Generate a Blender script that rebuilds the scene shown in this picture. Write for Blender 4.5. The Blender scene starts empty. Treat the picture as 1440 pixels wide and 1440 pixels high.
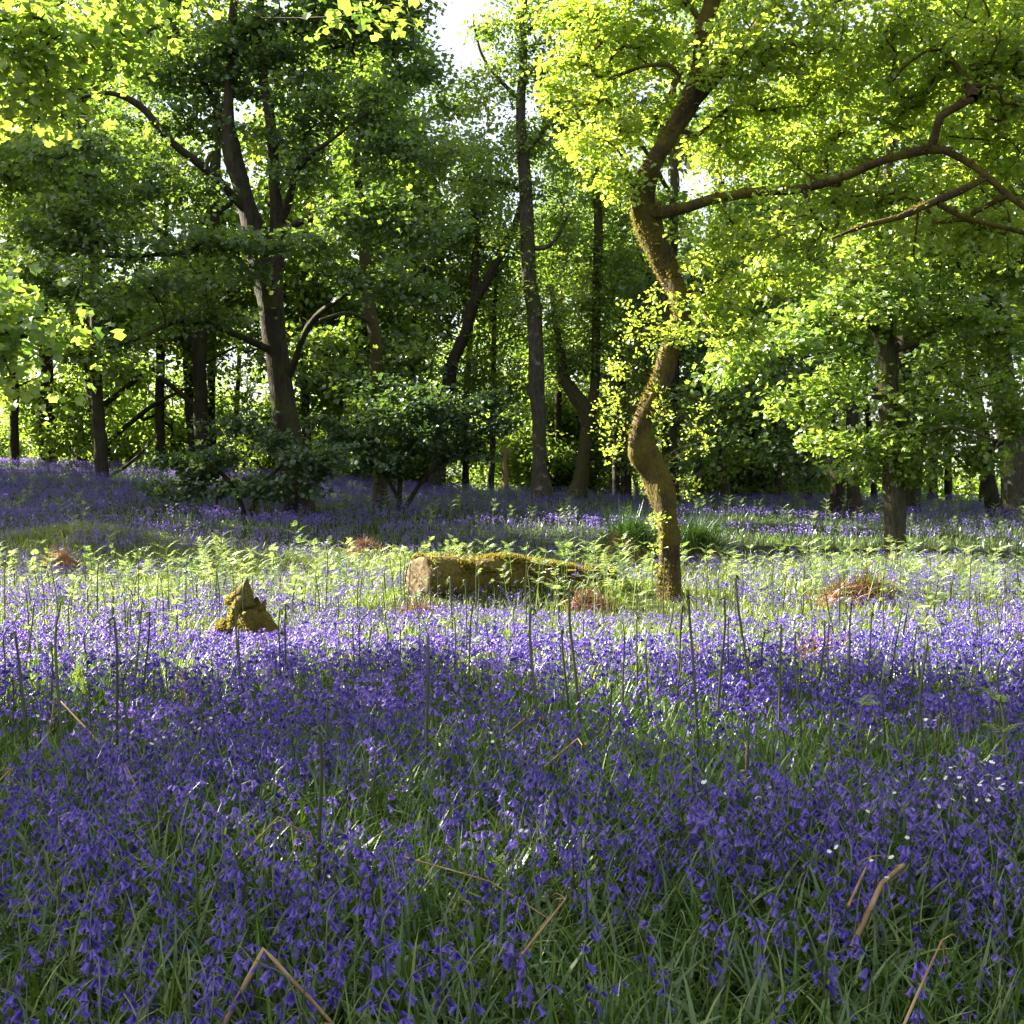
import bpy, math, random
import numpy as np
from mathutils import Vector

rng = np.random.default_rng(7)
random.seed(7)
SC = bpy.context.scene
COL = SC.collection
R = math.radians

# ------------------------------------------------------------------ camera
CAM = np.array([0.0, 0.0, 1.5])
FPX = 1551.0
PITCH = math.atan(30 / FPX)
cam = bpy.data.cameras.new("camera")
cam.sensor_width = 36
cam.lens = 36 * FPX / 1440
cam.clip_end = 3000
cam.clip_start = 0.05
camo = bpy.data.objects.new("camera", cam)
COL.objects.link(camo)
camo.location = CAM
camo.rotation_euler = (math.pi / 2 - PITCH, 0, 0)
SC.camera = camo
FWD = np.array([0, math.cos(PITCH), -math.sin(PITCH)])
UPV = np.array([0, math.sin(PITCH), math.cos(PITCH)])


def ray(px, py):
    d = FWD + UPV * ((720 - py) / FPX)
    d = d + np.array([(px - 720) / FPX, 0, 0])
    return d / d[1]


def at(px, py, Y):
    return CAM + ray(px, py) * Y


# ------------------------------------------------------------------ terrain
def vnoise(x, y, s=1.0, seed=0):
    """smooth value noise in about [-1, 1]"""
    x = np.asarray(x, float) / s + seed * 17.3
    y = np.asarray(y, float) / s + seed * 9.1
    xi, yi = np.floor(x), np.floor(y)
    xf, yf = x - xi, y - yi
    xf = xf * xf * (3 - 2 * xf)
    yf = yf * yf * (3 - 2 * yf)

    def h(a, b):
        v = np.sin(a * 127.1 + b * 311.7 + seed * 74.7) * 43758.5453
        return (v - np.floor(v)) * 2 - 1
    return ((h(xi, yi) * (1 - xf) + h(xi + 1, yi) * xf) * (1 - yf)
            + (h(xi, yi + 1) * (1 - xf) + h(xi + 1, yi + 1) * xf) * yf)


def H(x, y):
    x = np.asarray(x, float)
    y = np.asarray(y, float)
    yy = np.maximum(y, 1.0)
    px = np.clip(720 + FPX * x / yy, -700, 2100)
    top = np.interp(px, [-700, 0, 240, 420, 600, 760, 1000, 1440, 2100],
                    [2.7, 2.5, 2.3, 1.95, 1.5, 1.3, 1.1, 0.95, 0.8])
    t = np.clip((y - 17) / 28, 0, 1)
    t = t ** 0.85
    fall = np.clip((y - 47) / 60, 0, 1)
    fall = fall * fall * (3 - 2 * fall)
    z = top * t * (1 - fall) + fall * np.clip((y - 110) / 500, 0, 1) * 0.3
    near = np.clip(1 - y / 80, 0.0, 1)
    z = z + near * (0.06 * vnoise(x, y, 2.3, 1) + 0.03 * vnoise(x, y, 0.8, 2))
    # the log lies on a slight rib of ground
    s_ = np.clip(((x + 1.1) * 2.4 + (y - 13.4) * 1.8) / 9.0, 0, 1)
    dd = (x + 1.1 - 2.4 * s_) ** 2 + (y - 13.4 - 1.8 * s_) ** 2
    z = z + 0.24 * np.exp(-dd / 0.55)
    # grassy swell on the left of the clearing
    z = z + 0.42 * np.exp(-(((x + 7.9) / 1.7) ** 2 + ((y - 20.3) / 1.0) ** 2))
    return z


def ground(px, py, ymax=47.0):
    d = ray(px, py)
    ys = np.arange(1.5, ymax, 0.05)
    P = CAM[None] + ys[:, None] * d[None]
    below = P[:, 2] <= H(P[:, 0], P[:, 1])
    i = int(np.argmax(below)) if below.any() else len(ys) - 1
    p = P[i].copy()
    p[2] = float(H(p[0], p[1]))
    return p


# ------------------------------------------------------------------ mesh helpers
class MB:
    """collects vertices / quads / tris with a tint value and a material slot"""

    def __init__(self):
        self.v, self.q, self.t, self.tint, self.qm, self.tm = [], [], [], [], [], []
        self.n = 0

    def add(self, V, Q=None, T=None, tint=0.5, m=0):
        V = np.asarray(V, np.float32).reshape(-1, 3)
        self.v.append(V)
        tt = np.broadcast_to(np.asarray(tint, np.float32), (len(V),)) if np.ndim(tint) < 1 else np.asarray(tint, np.float32)
        self.tint.append(tt)
        if Q is not None and len(Q):
            Q = np.asarray(Q, np.int64).reshape(-1, 4)
            self.q.append(Q + self.n)
            self.qm.append(np.full(len(Q), m, np.int32))
        if T is not None and len(T):
            T = np.asarray(T, np.int64).reshape(-1, 3)
            self.t.append(T + self.n)
            self.tm.append(np.full(len(T), m, np.int32))
        self.n += len(V)
        return self

    def mesh(self, name, mats, smooth=False):
        me = bpy.data.meshes.new(name)
        V = np.concatenate(self.v) if self.v else np.zeros((0, 3), np.float32)
        Q = np.concatenate(self.q) if self.q else np.zeros((0, 4), np.int64)
        T = np.concatenate(self.t) if self.t else np.zeros((0, 3), np.int64)
        loops = np.concatenate([Q.ravel(), T.ravel()]).astype(np.int32)
        starts = np.concatenate([np.arange(len(Q)) * 4, len(Q) * 4 + np.arange(len(T)) * 3]).astype(np.int32)
        me.vertices.add(len(V))
        me.vertices.foreach_set("co", V.ravel())
        me.loops.add(len(loops))
        me.loops.foreach_set("vertex_index", loops)
        me.polygons.add(len(starts))
        me.polygons.foreach_set("loop_start", starts)
        mi = np.concatenate([np.concatenate(self.qm) if self.qm else np.zeros(0, np.int32),
                             np.concatenate(self.tm) if self.tm else np.zeros(0, np.int32)])
        me.polygons.foreach_set("material_index", mi)
        me.polygons.foreach_set("use_smooth", np.full(len(starts), smooth))
        for m in (mats if isinstance(mats, (list, tuple)) else [mats]):
            me.materials.append(m)
        a = me.attributes.new("tint", "FLOAT", "POINT")
        a.data.foreach_set("value", np.concatenate(self.tint).astype(np.float32) if self.tint else np.zeros(0, np.float32))
        me.update(calc_edges=True)
        return me

    def obj(self, name, mats, parent=None, smooth=False, loc=None):
        o = bpy.data.objects.new(name, self.mesh(name, mats, smooth))
        COL.objects.link(o)
        if parent is not None:
            o.parent = parent
        if loc is not None:
            o.location = loc
        return o


def tag(o, label=None, cat=None, group=None, kind=None):
    if label:
        o["label"] = label
    if cat:
        o["category"] = cat
    if group:
        o["group"] = group
    if kind:
        o["kind"] = kind
    return o


def empty(name, loc, label, cat, group=None):
    o = bpy.data.objects.new(name, None)
    o.empty_display_size = 0.1
    COL.objects.link(o)
    o.location = [float(c) for c in loc]
    return tag(o, label, cat, group)


def copy_tree(o, parent=None):
    c = o.copy()
    COL.objects.link(c)
    if parent is not None:
        c.parent = parent
    for ch in list(o.children):
        copy_tree(ch, c)
    return c


def nrm(a):
    return a / np.maximum(np.linalg.norm(a, axis=-1, keepdims=True), 1e-9)


def frames(d, n):
    """rotation matrices whose y column is d and whose z column leans to n"""
    d = nrm(d)
    x = nrm(np.cross(d, n))
    z = np.cross(x, d)
    return np.stack([x, d, z], axis=-1)


def bake(mb, tmpl, P, Rm, S, tint=0.5, m=0):
    """many copies of one template (V, Q, T) placed at P with rotation Rm and scale S"""
    V, Q, T = tmpl[:3]
    n, k = len(P), len(V)
    if n == 0:
        return
    S = np.asarray(S, float)
    if S.ndim == 1:
        S = S[:, None].repeat(3, 1)
    W = np.einsum("nij,nkj->nki", Rm, V[None] * S[:, None, :]) + P[:, None, :]
    off = (np.arange(n) * k)[:, None, None]
    QQ = (Q[None] + off).reshape(-1, 4) if Q is not None and len(Q) else None
    TT = (T[None] + off).reshape(-1, 3) if T is not None and len(T) else None
    tt = np.repeat(np.broadcast_to(np.asarray(tint, float), (n,)), k)
    if len(tmpl) > 3:
        tt = np.clip(tt + np.tile(tmpl[3], n), 0, 1)
    mb.add(W.reshape(-1, 3), QQ, TT, tt, m)


def smooth_path(P, rad, step):
    """Catmull-Rom through P (k,3) with radii, resampled about every step metres"""
    P = np.asarray(P, float)
    rad = np.asarray(rad, float)
    if len(P) == 2:
        n = max(2, int(np.linalg.norm(P[1] - P[0]) / step) + 1)
        t = np.linspace(0, 1, n)[:, None]
        return P[0] * (1 - t) + P[1] * t, rad[0] * (1 - t[:, 0]) + rad[1] * t[:, 0]
    E = np.vstack([2 * P[0] - P[1], P, 2 * P[-1] - P[-2]])
    out, ro = [], []
    for i in range(len(P) - 1):
        a, b, c, d = E[i], E[i + 1], E[i + 2], E[i + 3]
        n = max(1, int(round(np.linalg.norm(c - b) / step)))
        for j in range(n):
            t = j / n
            out.append(0.5 * ((2 * b) + (c - a) * t + (2 * a - 5 * b + 4 * c - d) * t * t + (3 * b - a - 3 * c + d) * t ** 3))
            ro.append(rad[i] * (1 - t) + rad[i + 1] * t)
    out.append(P[-1])
    ro.append(rad[-1])
    return np.array(out), np.array(ro)


def tube(mb, P, rad, sides=8, bump=0.0, cap=True, tint=0.5, m=0, seed=0.0):
    P = np.asarray(P, float)
    rad = np.asarray(rad, float)
    n = len(P)
    tg = np.gradient(P, axis=0)
    tg = nrm(tg)
    mean = np.abs(tg.mean(0))
    ref = np.eye(3)[int(np.argmin(mean))]
    x = nrm(np.cross(tg, ref))
    y = np.cross(tg, x)
    a = np.arange(sides) / sides * 2 * math.pi
    rr = rad[:, None] * np.ones(sides)[None]
    if bump:
        s = np.concatenate([[0], np.cumsum(np.linalg.norm(np.diff(P, axis=0), axis=1))])
        k = 0.45 / max(rad.max(), 0.02)
        u = np.cos(a)[None] * 1.3
        w = np.sin(a)[None] * 1.3
        nz = vnoise(u + s[:, None] * k * 1.1 + seed, w + seed * 3 + s[:, None] * .3, 0.8, 3) + 0.6 * vnoise(u * 2.5 + s[:, None] * k * 2 + seed, w * 2.5, 0.8, 5)
        rr = rr * (1 + bump * nz)
    V = P[:, None] + rr[..., None] * (np.cos(a)[None, :, None] * x[:, None] + np.sin(a)[None, :, None] * y[:, None])
    V = V.reshape(-1, 3)
    i = np.arange(n - 1)[:, None] * sides
    j = np.arange(sides)[None]
    j2 = (j + 1) % sides
    Q = np.stack([i + j, i + j2, i + sides + j2, i + sides + j], -1).reshape(-1, 4)
    T = None
    if cap and sides > 2:
        V = np.vstack([V, P[-1] + tg[-1] * rad[-1] * 0.4])
        b = (n - 1) * sides
        jj = np.arange(sides)
        T = np.stack([b + jj, b + (jj + 1) % sides, np.full(sides, n * sides)], -1)
    mb.add(V, Q, T, tint, m)


# ------------------------------------------------------------------ materials
def new_mat(name):
    m = bpy.data.materials.new(name)
    m.use_nodes = True
    nt = m.node_tree
    nt.nodes.clear()
    return m, nt, nt.nodes, nt.links


def ramp(N, stops):
    r = N.new("ShaderNodeValToRGB")
    while len(r.color_ramp.elements) < len(stops):
        r.color_ramp.elements.new(0.5)
    for e, (p, c) in zip(r.color_ramp.elements, stops):
        e.position = p
        e.color = (*c, 1)
    return r


def leaf_mat(name, stops, trans_stops, trans=0.5, gloss=0.07, rough=0.4):
    m, nt, N, L = new_mat(name)
    a = N.new("ShaderNodeAttribute")
    a.attribute_name = "tint"
    r1 = ramp(N, stops)
    r2 = ramp(N, trans_stops)
    L.new(a.outputs["Fac"], r1.inputs[0])
    L.new(a.outputs["Fac"], r2.inputs[0])
    d = N.new("ShaderNodeBsdfDiffuse")
    t = N.new("ShaderNodeBsdfTranslucent")
    L.new(r1.outputs[0], d.inputs[0])
    L.new(r2.outputs[0], t.inputs[0])
    mx = N.new("ShaderNodeMixShader")
    mx.inputs[0].default_value = trans
    L.new(d.outputs[0], mx.inputs[1])
    L.new(t.outputs[0], mx.inputs[2])
    g = N.new("ShaderNodeBsdfGlossy")
    g.inputs["Roughness"].default_value = rough
    g.inputs[0].default_value = (0.9, 0.95, 0.9, 1)
    m2 = N.new("ShaderNodeMixShader")
    m2.inputs[0].default_value = gloss
    L.new(mx.outputs[0], m2.inputs[1])
    L.new(g.outputs[0], m2.inputs[2])
    o = N.new("ShaderNodeOutputMaterial")
    L.new(m2.outputs[0], o.inputs[0])
    return m


def bark_mat(name, dark, light, moss=None, moss_amt=0.5, scale=6.0, stretch=0.25, lichen=0.0):
    m, nt, N, L = new_mat(name)
    tc = N.new("ShaderNodeTexCoord")
    mp = N.new("ShaderNodeMapping")
    mp.inputs["Scale"].default_value = (1, 1, stretch)
    L.new(tc.outputs["Object"], mp.inputs[0])
    n1 = N.new("ShaderNodeTexNoise")
    n1.inputs["Scale"].default_value = scale * 2.2
    n1.inputs["Detail"].default_value = 6
    n1.inputs["Roughness"].default_value = 0.7
    L.new(mp.outputs[0], n1.inputs[0])
    vo = N.new("ShaderNodeTexVoronoi")
    vo.feature = "DISTANCE_TO_EDGE"
    vo.inputs["Scale"].default_value = scale * 2.5
    L.new(mp.outputs[0], vo.inputs[0])
    r = ramp(N, [(0.3, dark), (0.7, light)])
    L.new(n1.outputs[0], r.inputs[0])
    col = r.outputs[0]
    if lichen:
        nl = N.new("ShaderNodeTexNoise")
        nl.inputs["Scale"].default_value = 3.3
        nl.inputs["Detail"].default_value = 4
        L.new(tc.outputs["Object"], nl.inputs[0])
        rl = ramp(N, [(0.6, (0, 0, 0)), (0.68, (lichen,) * 3)])
        L.new(nl.outputs[0], rl.inputs[0])
        ml = N.new("ShaderNodeMixRGB")
        ml.inputs[2].default_value = (0.35, 0.37, 0.3, 1)
        L.new(rl.outputs[0], ml.inputs[0])
        L.new(col, ml.inputs[1])
        col = ml.outputs[0]
    if moss:
        n2 = N.new("ShaderNodeTexNoise")
        n2.inputs["Scale"].default_value = 2.2
        n2.inputs["Detail"].default_value = 5
        L.new(tc.outputs["Object"], n2.inputs[0])
        r2 = ramp(N, [(0.62 - 0.4 * moss_amt, (0, 0, 0)), (0.72 - 0.3 * moss_amt, (1, 1, 1))])
        L.new(n2.outputs[0], r2.inputs[0])
        n3 = N.new("ShaderNodeTexNoise")
        n3.inputs["Scale"].default_value = 30
        L.new(tc.outputs["Object"], n3.inputs[0])
        rm = ramp(N, [(0.3, tuple(c * 0.6 for c in moss)), (0.7, moss)])
        L.new(n3.outputs[0], rm.inputs[0])
        mx = N.new("ShaderNodeMixRGB")
        L.new(r2.outputs[0], mx.inputs[0])
        L.new(col, mx.inputs[1])
        L.new(rm.outputs[0], mx.inputs[2])
        col = mx.outputs[0]
    mul = N.new("ShaderNodeMath")
    mul.operation = "MULTIPLY_ADD"
    L.new(vo.outputs["Distance"], mul.inputs[0])
    mul.inputs[1].default_value = 0.9
    L.new(n1.outputs[0], mul.inputs[2])
    bp = N.new("ShaderNodeBump")
    bp.inputs["Strength"].default_value = 0.9
    bp.inputs["Distance"].default_value = 0.03
    L.new(mul.outputs[0], bp.inputs["Height"])
    b = N.new("ShaderNodeBsdfPrincipled")
    b.inputs["Roughness"].default_value = 0.9
    b.inputs["Specular IOR Level"].default_value = 0.2
    L.new(col, b.inputs["Base Color"])
    L.new(bp.outputs[0], b.inputs["Normal"])
    o = N.new("ShaderNodeOutputMaterial")
    L.new(b.outputs[0], o.inputs[0])
    return m


def plain_noise_mat(name, stops, scale=8.0, rough=0.9, bump=0.5):
    m, nt, N, L = new_mat(name)
    tc = N.new("ShaderNodeTexCoord")
    n1 = N.new("ShaderNodeTexNoise")
    n1.inputs["Scale"].default_value = scale
    n1.inputs["Detail"].default_value = 6
    n1.inputs["Roughness"].default_value = 0.65
    L.new(tc.outputs["Object"], n1.inputs[0])
    r = ramp(N, stops)
    L.new(n1.outputs[0], r.inputs[0])
    bp = N.new("ShaderNodeBump")
    bp.inputs["Strength"].default_value = bump
    bp.inputs["Distance"].default_value = 0.03
    L.new(n1.outputs[0], bp.inputs["Height"])
    b = N.new("ShaderNodeBsdfPrincipled")
    b.inputs["Roughness"].default_value = rough
    b.inputs["Specular IOR Level"].default_value = 0.2
    L.new(r.outputs[0], b.inputs["Base Color"])
    L.new(bp.outputs[0], b.inputs["Normal"])
    o = N.new("ShaderNodeOutputMaterial")
    L.new(b.outputs[0], o.inputs[0])
    return m


M = {}
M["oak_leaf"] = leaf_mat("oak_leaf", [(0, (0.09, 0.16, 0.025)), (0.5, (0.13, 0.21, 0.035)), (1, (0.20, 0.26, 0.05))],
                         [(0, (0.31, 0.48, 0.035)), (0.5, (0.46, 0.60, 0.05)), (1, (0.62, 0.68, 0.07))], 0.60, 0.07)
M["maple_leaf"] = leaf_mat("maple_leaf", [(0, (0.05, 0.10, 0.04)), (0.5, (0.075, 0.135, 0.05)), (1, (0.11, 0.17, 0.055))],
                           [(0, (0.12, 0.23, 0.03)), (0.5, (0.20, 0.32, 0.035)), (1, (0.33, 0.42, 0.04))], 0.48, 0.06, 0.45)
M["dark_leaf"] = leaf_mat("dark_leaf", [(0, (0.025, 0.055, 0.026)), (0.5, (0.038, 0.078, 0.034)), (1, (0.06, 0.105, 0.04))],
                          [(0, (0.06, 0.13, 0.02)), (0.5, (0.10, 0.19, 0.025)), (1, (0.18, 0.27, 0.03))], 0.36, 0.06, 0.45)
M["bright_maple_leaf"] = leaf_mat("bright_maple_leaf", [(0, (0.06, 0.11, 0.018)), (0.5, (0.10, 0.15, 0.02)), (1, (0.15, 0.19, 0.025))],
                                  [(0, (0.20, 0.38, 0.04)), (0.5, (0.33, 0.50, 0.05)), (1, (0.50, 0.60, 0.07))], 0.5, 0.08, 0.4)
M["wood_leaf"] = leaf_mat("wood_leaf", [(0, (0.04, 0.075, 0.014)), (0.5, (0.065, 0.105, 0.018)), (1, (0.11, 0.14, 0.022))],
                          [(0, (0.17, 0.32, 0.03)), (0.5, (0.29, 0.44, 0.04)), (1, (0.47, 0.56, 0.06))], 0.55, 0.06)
M["strap_leaf"] = leaf_mat("strap_leaf", [(0, (0.030, 0.072, 0.008)), (0.6, (0.072, 0.135, 0.014)), (1, (0.21, 0.26, 0.04))],
                           [(0, (0.07, 0.16, 0.015)), (0.6, (0.14, 0.25, 0.02)), (1, (0.32, 0.36, 0.06))], 0.27, 0.06, 0.42)
M["grass_blade"] = leaf_mat("grass_blade", [(0, (0.05, 0.085, 0.012)), (0.6, (0.09, 0.13, 0.016)), (1, (0.22, 0.22, 0.04))],
                            [(0, (0.12, 0.22, 0.02)), (0.6, (0.25, 0.37, 0.035)), (1, (0.50, 0.52, 0.09))], 0.42, 0.07, 0.42)
M["bell"] = leaf_mat("bell", [(0, (0.045, 0.030, 0.29)), (0.5, (0.105, 0.065, 0.47)), (1, (0.26, 0.18, 0.66))],
                     [(0, (0.17, 0.09, 0.50)), (0.5, (0.35, 0.20, 0.70)), (1, (0.55, 0.38, 0.85))], 0.42, 0.04)
M["flower_stem"] = leaf_mat("flower_stem", [(0, (0.05, 0.08, 0.03)), (1, (0.09, 0.10, 0.05))],
                            [(0, (0.06, 0.12, 0.02)), (1, (0.12, 0.18, 0.04))], 0.25, 0.08)
M["fern_leaf"] = leaf_mat("fern_leaf", [(0, (0.09, 0.15, 0.04)), (0.5, (0.14, 0.20, 0.06)), (1, (0.20, 0.25, 0.09))],
                          [(0, (0.24, 0.38, 0.07)), (0.5, (0.36, 0.48, 0.11)), (1, (0.50, 0.58, 0.18))], 0.5, 0.05)
M["fern_stalk"] = leaf_mat("fern_stalk", [(0, (0.045, 0.05, 0.015)), (1, (0.07, 0.085, 0.02))],
                           [(0, (0.05, 0.08, 0.01)), (1, (0.1, 0.14, 0.02))], 0.15, 0.06)
M["dead_stalk"] = leaf_mat("dead_stalk", [(0, (0.16, 0.08, 0.035)), (0.5, (0.30, 0.18, 0.09)), (1, (0.50, 0.36, 0.22))],
                           [(0, (0.2, 0.1, 0.04)), (1, (0.4, 0.25, 0.12))], 0.15, 0.05)
M["dead_fern"] = leaf_mat("dead_fern", [(0, (0.07, 0.036, 0.02)), (0.5, (0.17, 0.09, 0.052)), (1, (0.32, 0.20, 0.125))],
                          [(0, (0.12, 0.06, 0.03)), (1, (0.26, 0.16, 0.09))], 0.25, 0.03)
M["moss_tuft"] = leaf_mat("moss_tuft", [(0, (0.06, 0.055, 0.011)), (0.5, (0.12, 0.10, 0.02)), (1, (0.22, 0.165, 0.04))],
                          [(0, (0.15, 0.15, 0.015)), (0.5, (0.28, 0.24, 0.03)), (1, (0.42, 0.3, 0.06))], 0.45, 0.02)
M["petal_white"] = leaf_mat("petal_white", [(0, (0.7, 0.72, 0.68)), (1, (0.82, 0.83, 0.8))],
                            [(0, (0.6, 0.62, 0.58)), (1, (0.7, 0.7, 0.66))], 0.3, 0.03)
M["bark_dark"] = bark_mat("bark_dark", (0.014, 0.011, 0.008), (0.06, 0.047, 0.034), (0.06, 0.065, 0.018), 0.25, 6)
M["bark_grey"] = bark_mat("bark_grey", (0.022, 0.018, 0.015), (0.10, 0.085, 0.07), (0.07, 0.07, 0.025), 0.3, 6, lichen=0.4)
M["bark_mossy"] = bark_mat("bark_mossy", (0.022, 0.018, 0.012), (0.10, 0.075, 0.05), (0.07, 0.066, 0.018), 0.6, 7, 0.3)
M["bark_log"] = bark_mat("bark_log", (0.03, 0.022, 0.014), (0.12, 0.08, 0.045), (0.15, 0.115, 0.025), 0.85, 7, 0.3)
M["bark_oak"] = bark_mat("bark_oak", (0.018, 0.012, 0.007), (0.085, 0.055, 0.03), (0.12, 0.095, 0.02), 0.55, 8, 0.35)
M["cut_wood"] = plain_noise_mat("cut_wood", [(0.35, (0.05, 0.04, 0.018)), (0.55, (0.14, 0.095, 0.05)), (0.75, (0.30, 0.22, 0.13))], 22, 0.9)
M["soil"] = plain_noise_mat("soil", [(0.3, (0.10, 0.045, 0.022)), (0.7, (0.30, 0.15, 0.075))], 9, 1.0, 0.8)


def ground_material():
    m, nt, N, L = new_mat("woodland_floor")
    tc = N.new("ShaderNodeTexCoord")
    n1 = N.new("ShaderNodeTexNoise")
    n1.inputs["Scale"].default_value = 0.9
    n1.inputs["Detail"].default_value = 8
    n1.inputs["Roughness"].default_value = 0.7
    L.new(tc.outputs["Object"], n1.inputs[0])
    n2 = N.new("ShaderNodeTexNoise")
    n2.inputs["Scale"].default_value = 14
    n2.inputs["Detail"].default_value = 5
    L.new(tc.outputs["Object"], n2.inputs[0])
    r1 = ramp(N, [(0.35, (0.018, 0.022, 0.008)), (0.52, (0.03, 0.04, 0.012)), (0.7, (0.05, 0.04, 0.022))])
    L.new(n1.outputs[0], r1.inputs[0])
    r2 = ramp(N, [(0.3, (0.5, 0.5, 0.5)), (0.7, (1, 1, 1))])
    L.new(n2.outputs[0], r2.inputs[0])
    mx = N.new("ShaderNodeMixRGB")
    mx.blend_type = "MULTIPLY"
    mx.inputs[0].default_value = 1
    L.new(r1.outputs[0], mx.inputs[1])
    L.new(r2.outputs[0], mx.inputs[2])
    # open pasture beyond the wood
    sp = N.new("ShaderNodeSeparateXYZ")
    L.new(tc.outputs["Object"], sp.inputs[0])
    mr = N.new("ShaderNodeMapRange")
    mr.inputs[1].default_value = 75
    mr.inputs[2].default_value = 95
    L.new(sp.outputs["Y"], mr.inputs[0])
    mf = N.new("ShaderNodeMixRGB")
    mf.inputs[2].default_value = (0.16, 0.21, 0.06, 1)
    L.new(mr.outputs[0], mf.inputs[0])
    L.new(mx.outputs[0], mf.inputs[1])
    bp = N.new("ShaderNodeBump")
    bp.inputs["Strength"].default_value = 0.6
    bp.inputs["Distance"].default_value = 0.04
    L.new(n2.outputs[0], bp.inputs["Height"])
    b = N.new("ShaderNodeBsdfPrincipled")
    b.inputs["Roughness"].default_value = 1.0
    b.inputs["Specular IOR Level"].default_value = 0.1
    L.new(mf.outputs[0], b.inputs["Base Color"])
    L.new(bp.outputs[0], b.inputs["Normal"])
    o = N.new("ShaderNodeOutputMaterial")
    L.new(b.outputs[0], o.inputs[0])
    return m


# ------------------------------------------------------------------ ground sheet
def axis_samples(lo, hi, fine_lo, fine_hi, fine):
    a = list(np.arange(fine_lo, fine_hi + 1e-6, fine))
    s = fine
    while a[-1] < hi:
        s *= 1.25
        a.append(a[-1] + s)
    s = fine
    while a[0] > lo:
        s *= 1.25
        a.insert(0, a[0] - s)
    return np.array(a)


gx = axis_samples(-900, 900, -26, 26, 0.3)
gy = axis_samples(-200, 1800, -2, 52, 0.3)
XX, YY = np.meshgrid(gx, gy)
GV = np.stack([XX, YY, H(XX, YY)], -1).reshape(-1, 3)
nx = len(gx)
ii = (np.arange(len(gy) - 1)[:, None] * nx + np.arange(nx - 1)[None]).ravel()
tag(MB().add(GV, np.stack([ii, ii + 1, ii + nx + 1, ii + nx], -1)).obj("ground", ground_material(), smooth=True), kind="structure")

# ------------------------------------------------------------------ sky and sun
AZ, EL = R(22), R(34)     # sun stands to the left and a little beyond the clearing
to_sun = Vector((-math.cos(AZ) * math.cos(EL), math.sin(AZ) * math.cos(EL), math.sin(EL)))
w = bpy.data.worlds.new("World")
SC.world = w
w.use_nodes = True
wn, wl = w.node_tree.nodes, w.node_tree.links
sky = wn.new("ShaderNodeTexSky")
sky.sky_type = "NISHITA"
sky.sun_disc = False
sky.sun_elevation = EL
sky.sun_rotation = math.atan2(to_sun.x, to_sun.y)
sky.dust_density = 3.0
sky.air_density = 1.0
veil = wn.new("ShaderNodeMixRGB")      # thin bright cloud over the whole sky
veil.inputs[0].default_value = 0.5
veil.inputs[2].default_value = (4.0, 3.95, 3.8, 1)
wl.new(sky.outputs[0], veil.inputs[1])
wl.new(veil.outputs[0], wn["Background"].inputs[0])
wn["Background"].inputs[1].default_value = 0.052
sun = bpy.data.lights.new("sun", "SUN")
sun.energy = 5.0
sun.angle = R(0.5)
sun.color = (1.0, 0.93, 0.78)
so = bpy.data.objects.new("sun", sun)
COL.objects.link(so)
so.rotation_euler = (-to_sun).to_track_quat("-Z", "Y").to_euler()
so.location = (-20, 10, 25)

# ------------------------------------------------------------------ leaf templates (y = length 1, z = upper side)
OAK = (np.array([(0, 0, 0), (0, .45, -.03), (0, 1, -.16), (-.27, .30, .07), (-.17, .50, .03), (-.34, .72, .06),
                 (.27, .30, .07), (.17, .50, .03), (.34, .72, .06)]),
       np.array([(0, 1, 4, 3), (1, 2, 5, 4), (0, 6, 7, 1), (1, 7, 8, 2)]), None)
MAPLE = (np.array([(0, 0, 0), (0, .5, -.05), (0, 1, -.2), (-.55, .22, .06), (-.24, .42, .03), (-.48, .75, -.02),
                   (.55, .22, .06), (.24, .42, .03), (.48, .75, -.02)]),
         np.array([(0, 1, 4, 3), (1, 2, 5, 4), (0, 6, 7, 1), (1, 7, 8, 2)]), None)
KITE = (np.array([(0, 0, 0), (-.36, .5, .05), (0, 1, -.12), (.36, .5, .05)]), None, np.array([(0, 2, 1), (0, 3, 2)]))


def leaves(mb, TP, TD, n, spread, size, tmpl, flat=0.35, droop=0.25, up=1.0, tint=None, var=0.3):
    """n leaves round each twig end TP (N,3) that points along TD"""
    N = len(TP)
    if N == 0:
        return
    P = np.repeat(TP, n, 0)
    D = np.repeat(TD, n, 0)
    k = len(P)
    off = rng.normal(size=(k, 3)) * spread * 0.42
    off[:, 2] *= flat
    P = P + off - D * (rng.random((k, 1)) * spread * 0.9)
    rd = rng.normal(size=(k, 3))
    rd[:, 2] *= 0.45
    d = nrm(nrm(rd) + 0.5 * D + nrm(off) * 0.5 + np.array([0, 0, -droop]))
    nn = nrm(np.array([0, 0, up]) + rng.normal(size=(k, 3)) * 0.5)
    s = size * (0.65 + 0.6 * rng.random(k))
    base = np.repeat(rng.random(N), n) if tint is None else np.repeat(tint, n)
    tt = np.clip(base * 0.6 + rng.random(k) * 0.4 + rng.normal(size=k) * var * 0.2, 0, 1)
    bake(mb, tmpl, P, frames(d, nn), s, tt)


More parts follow.
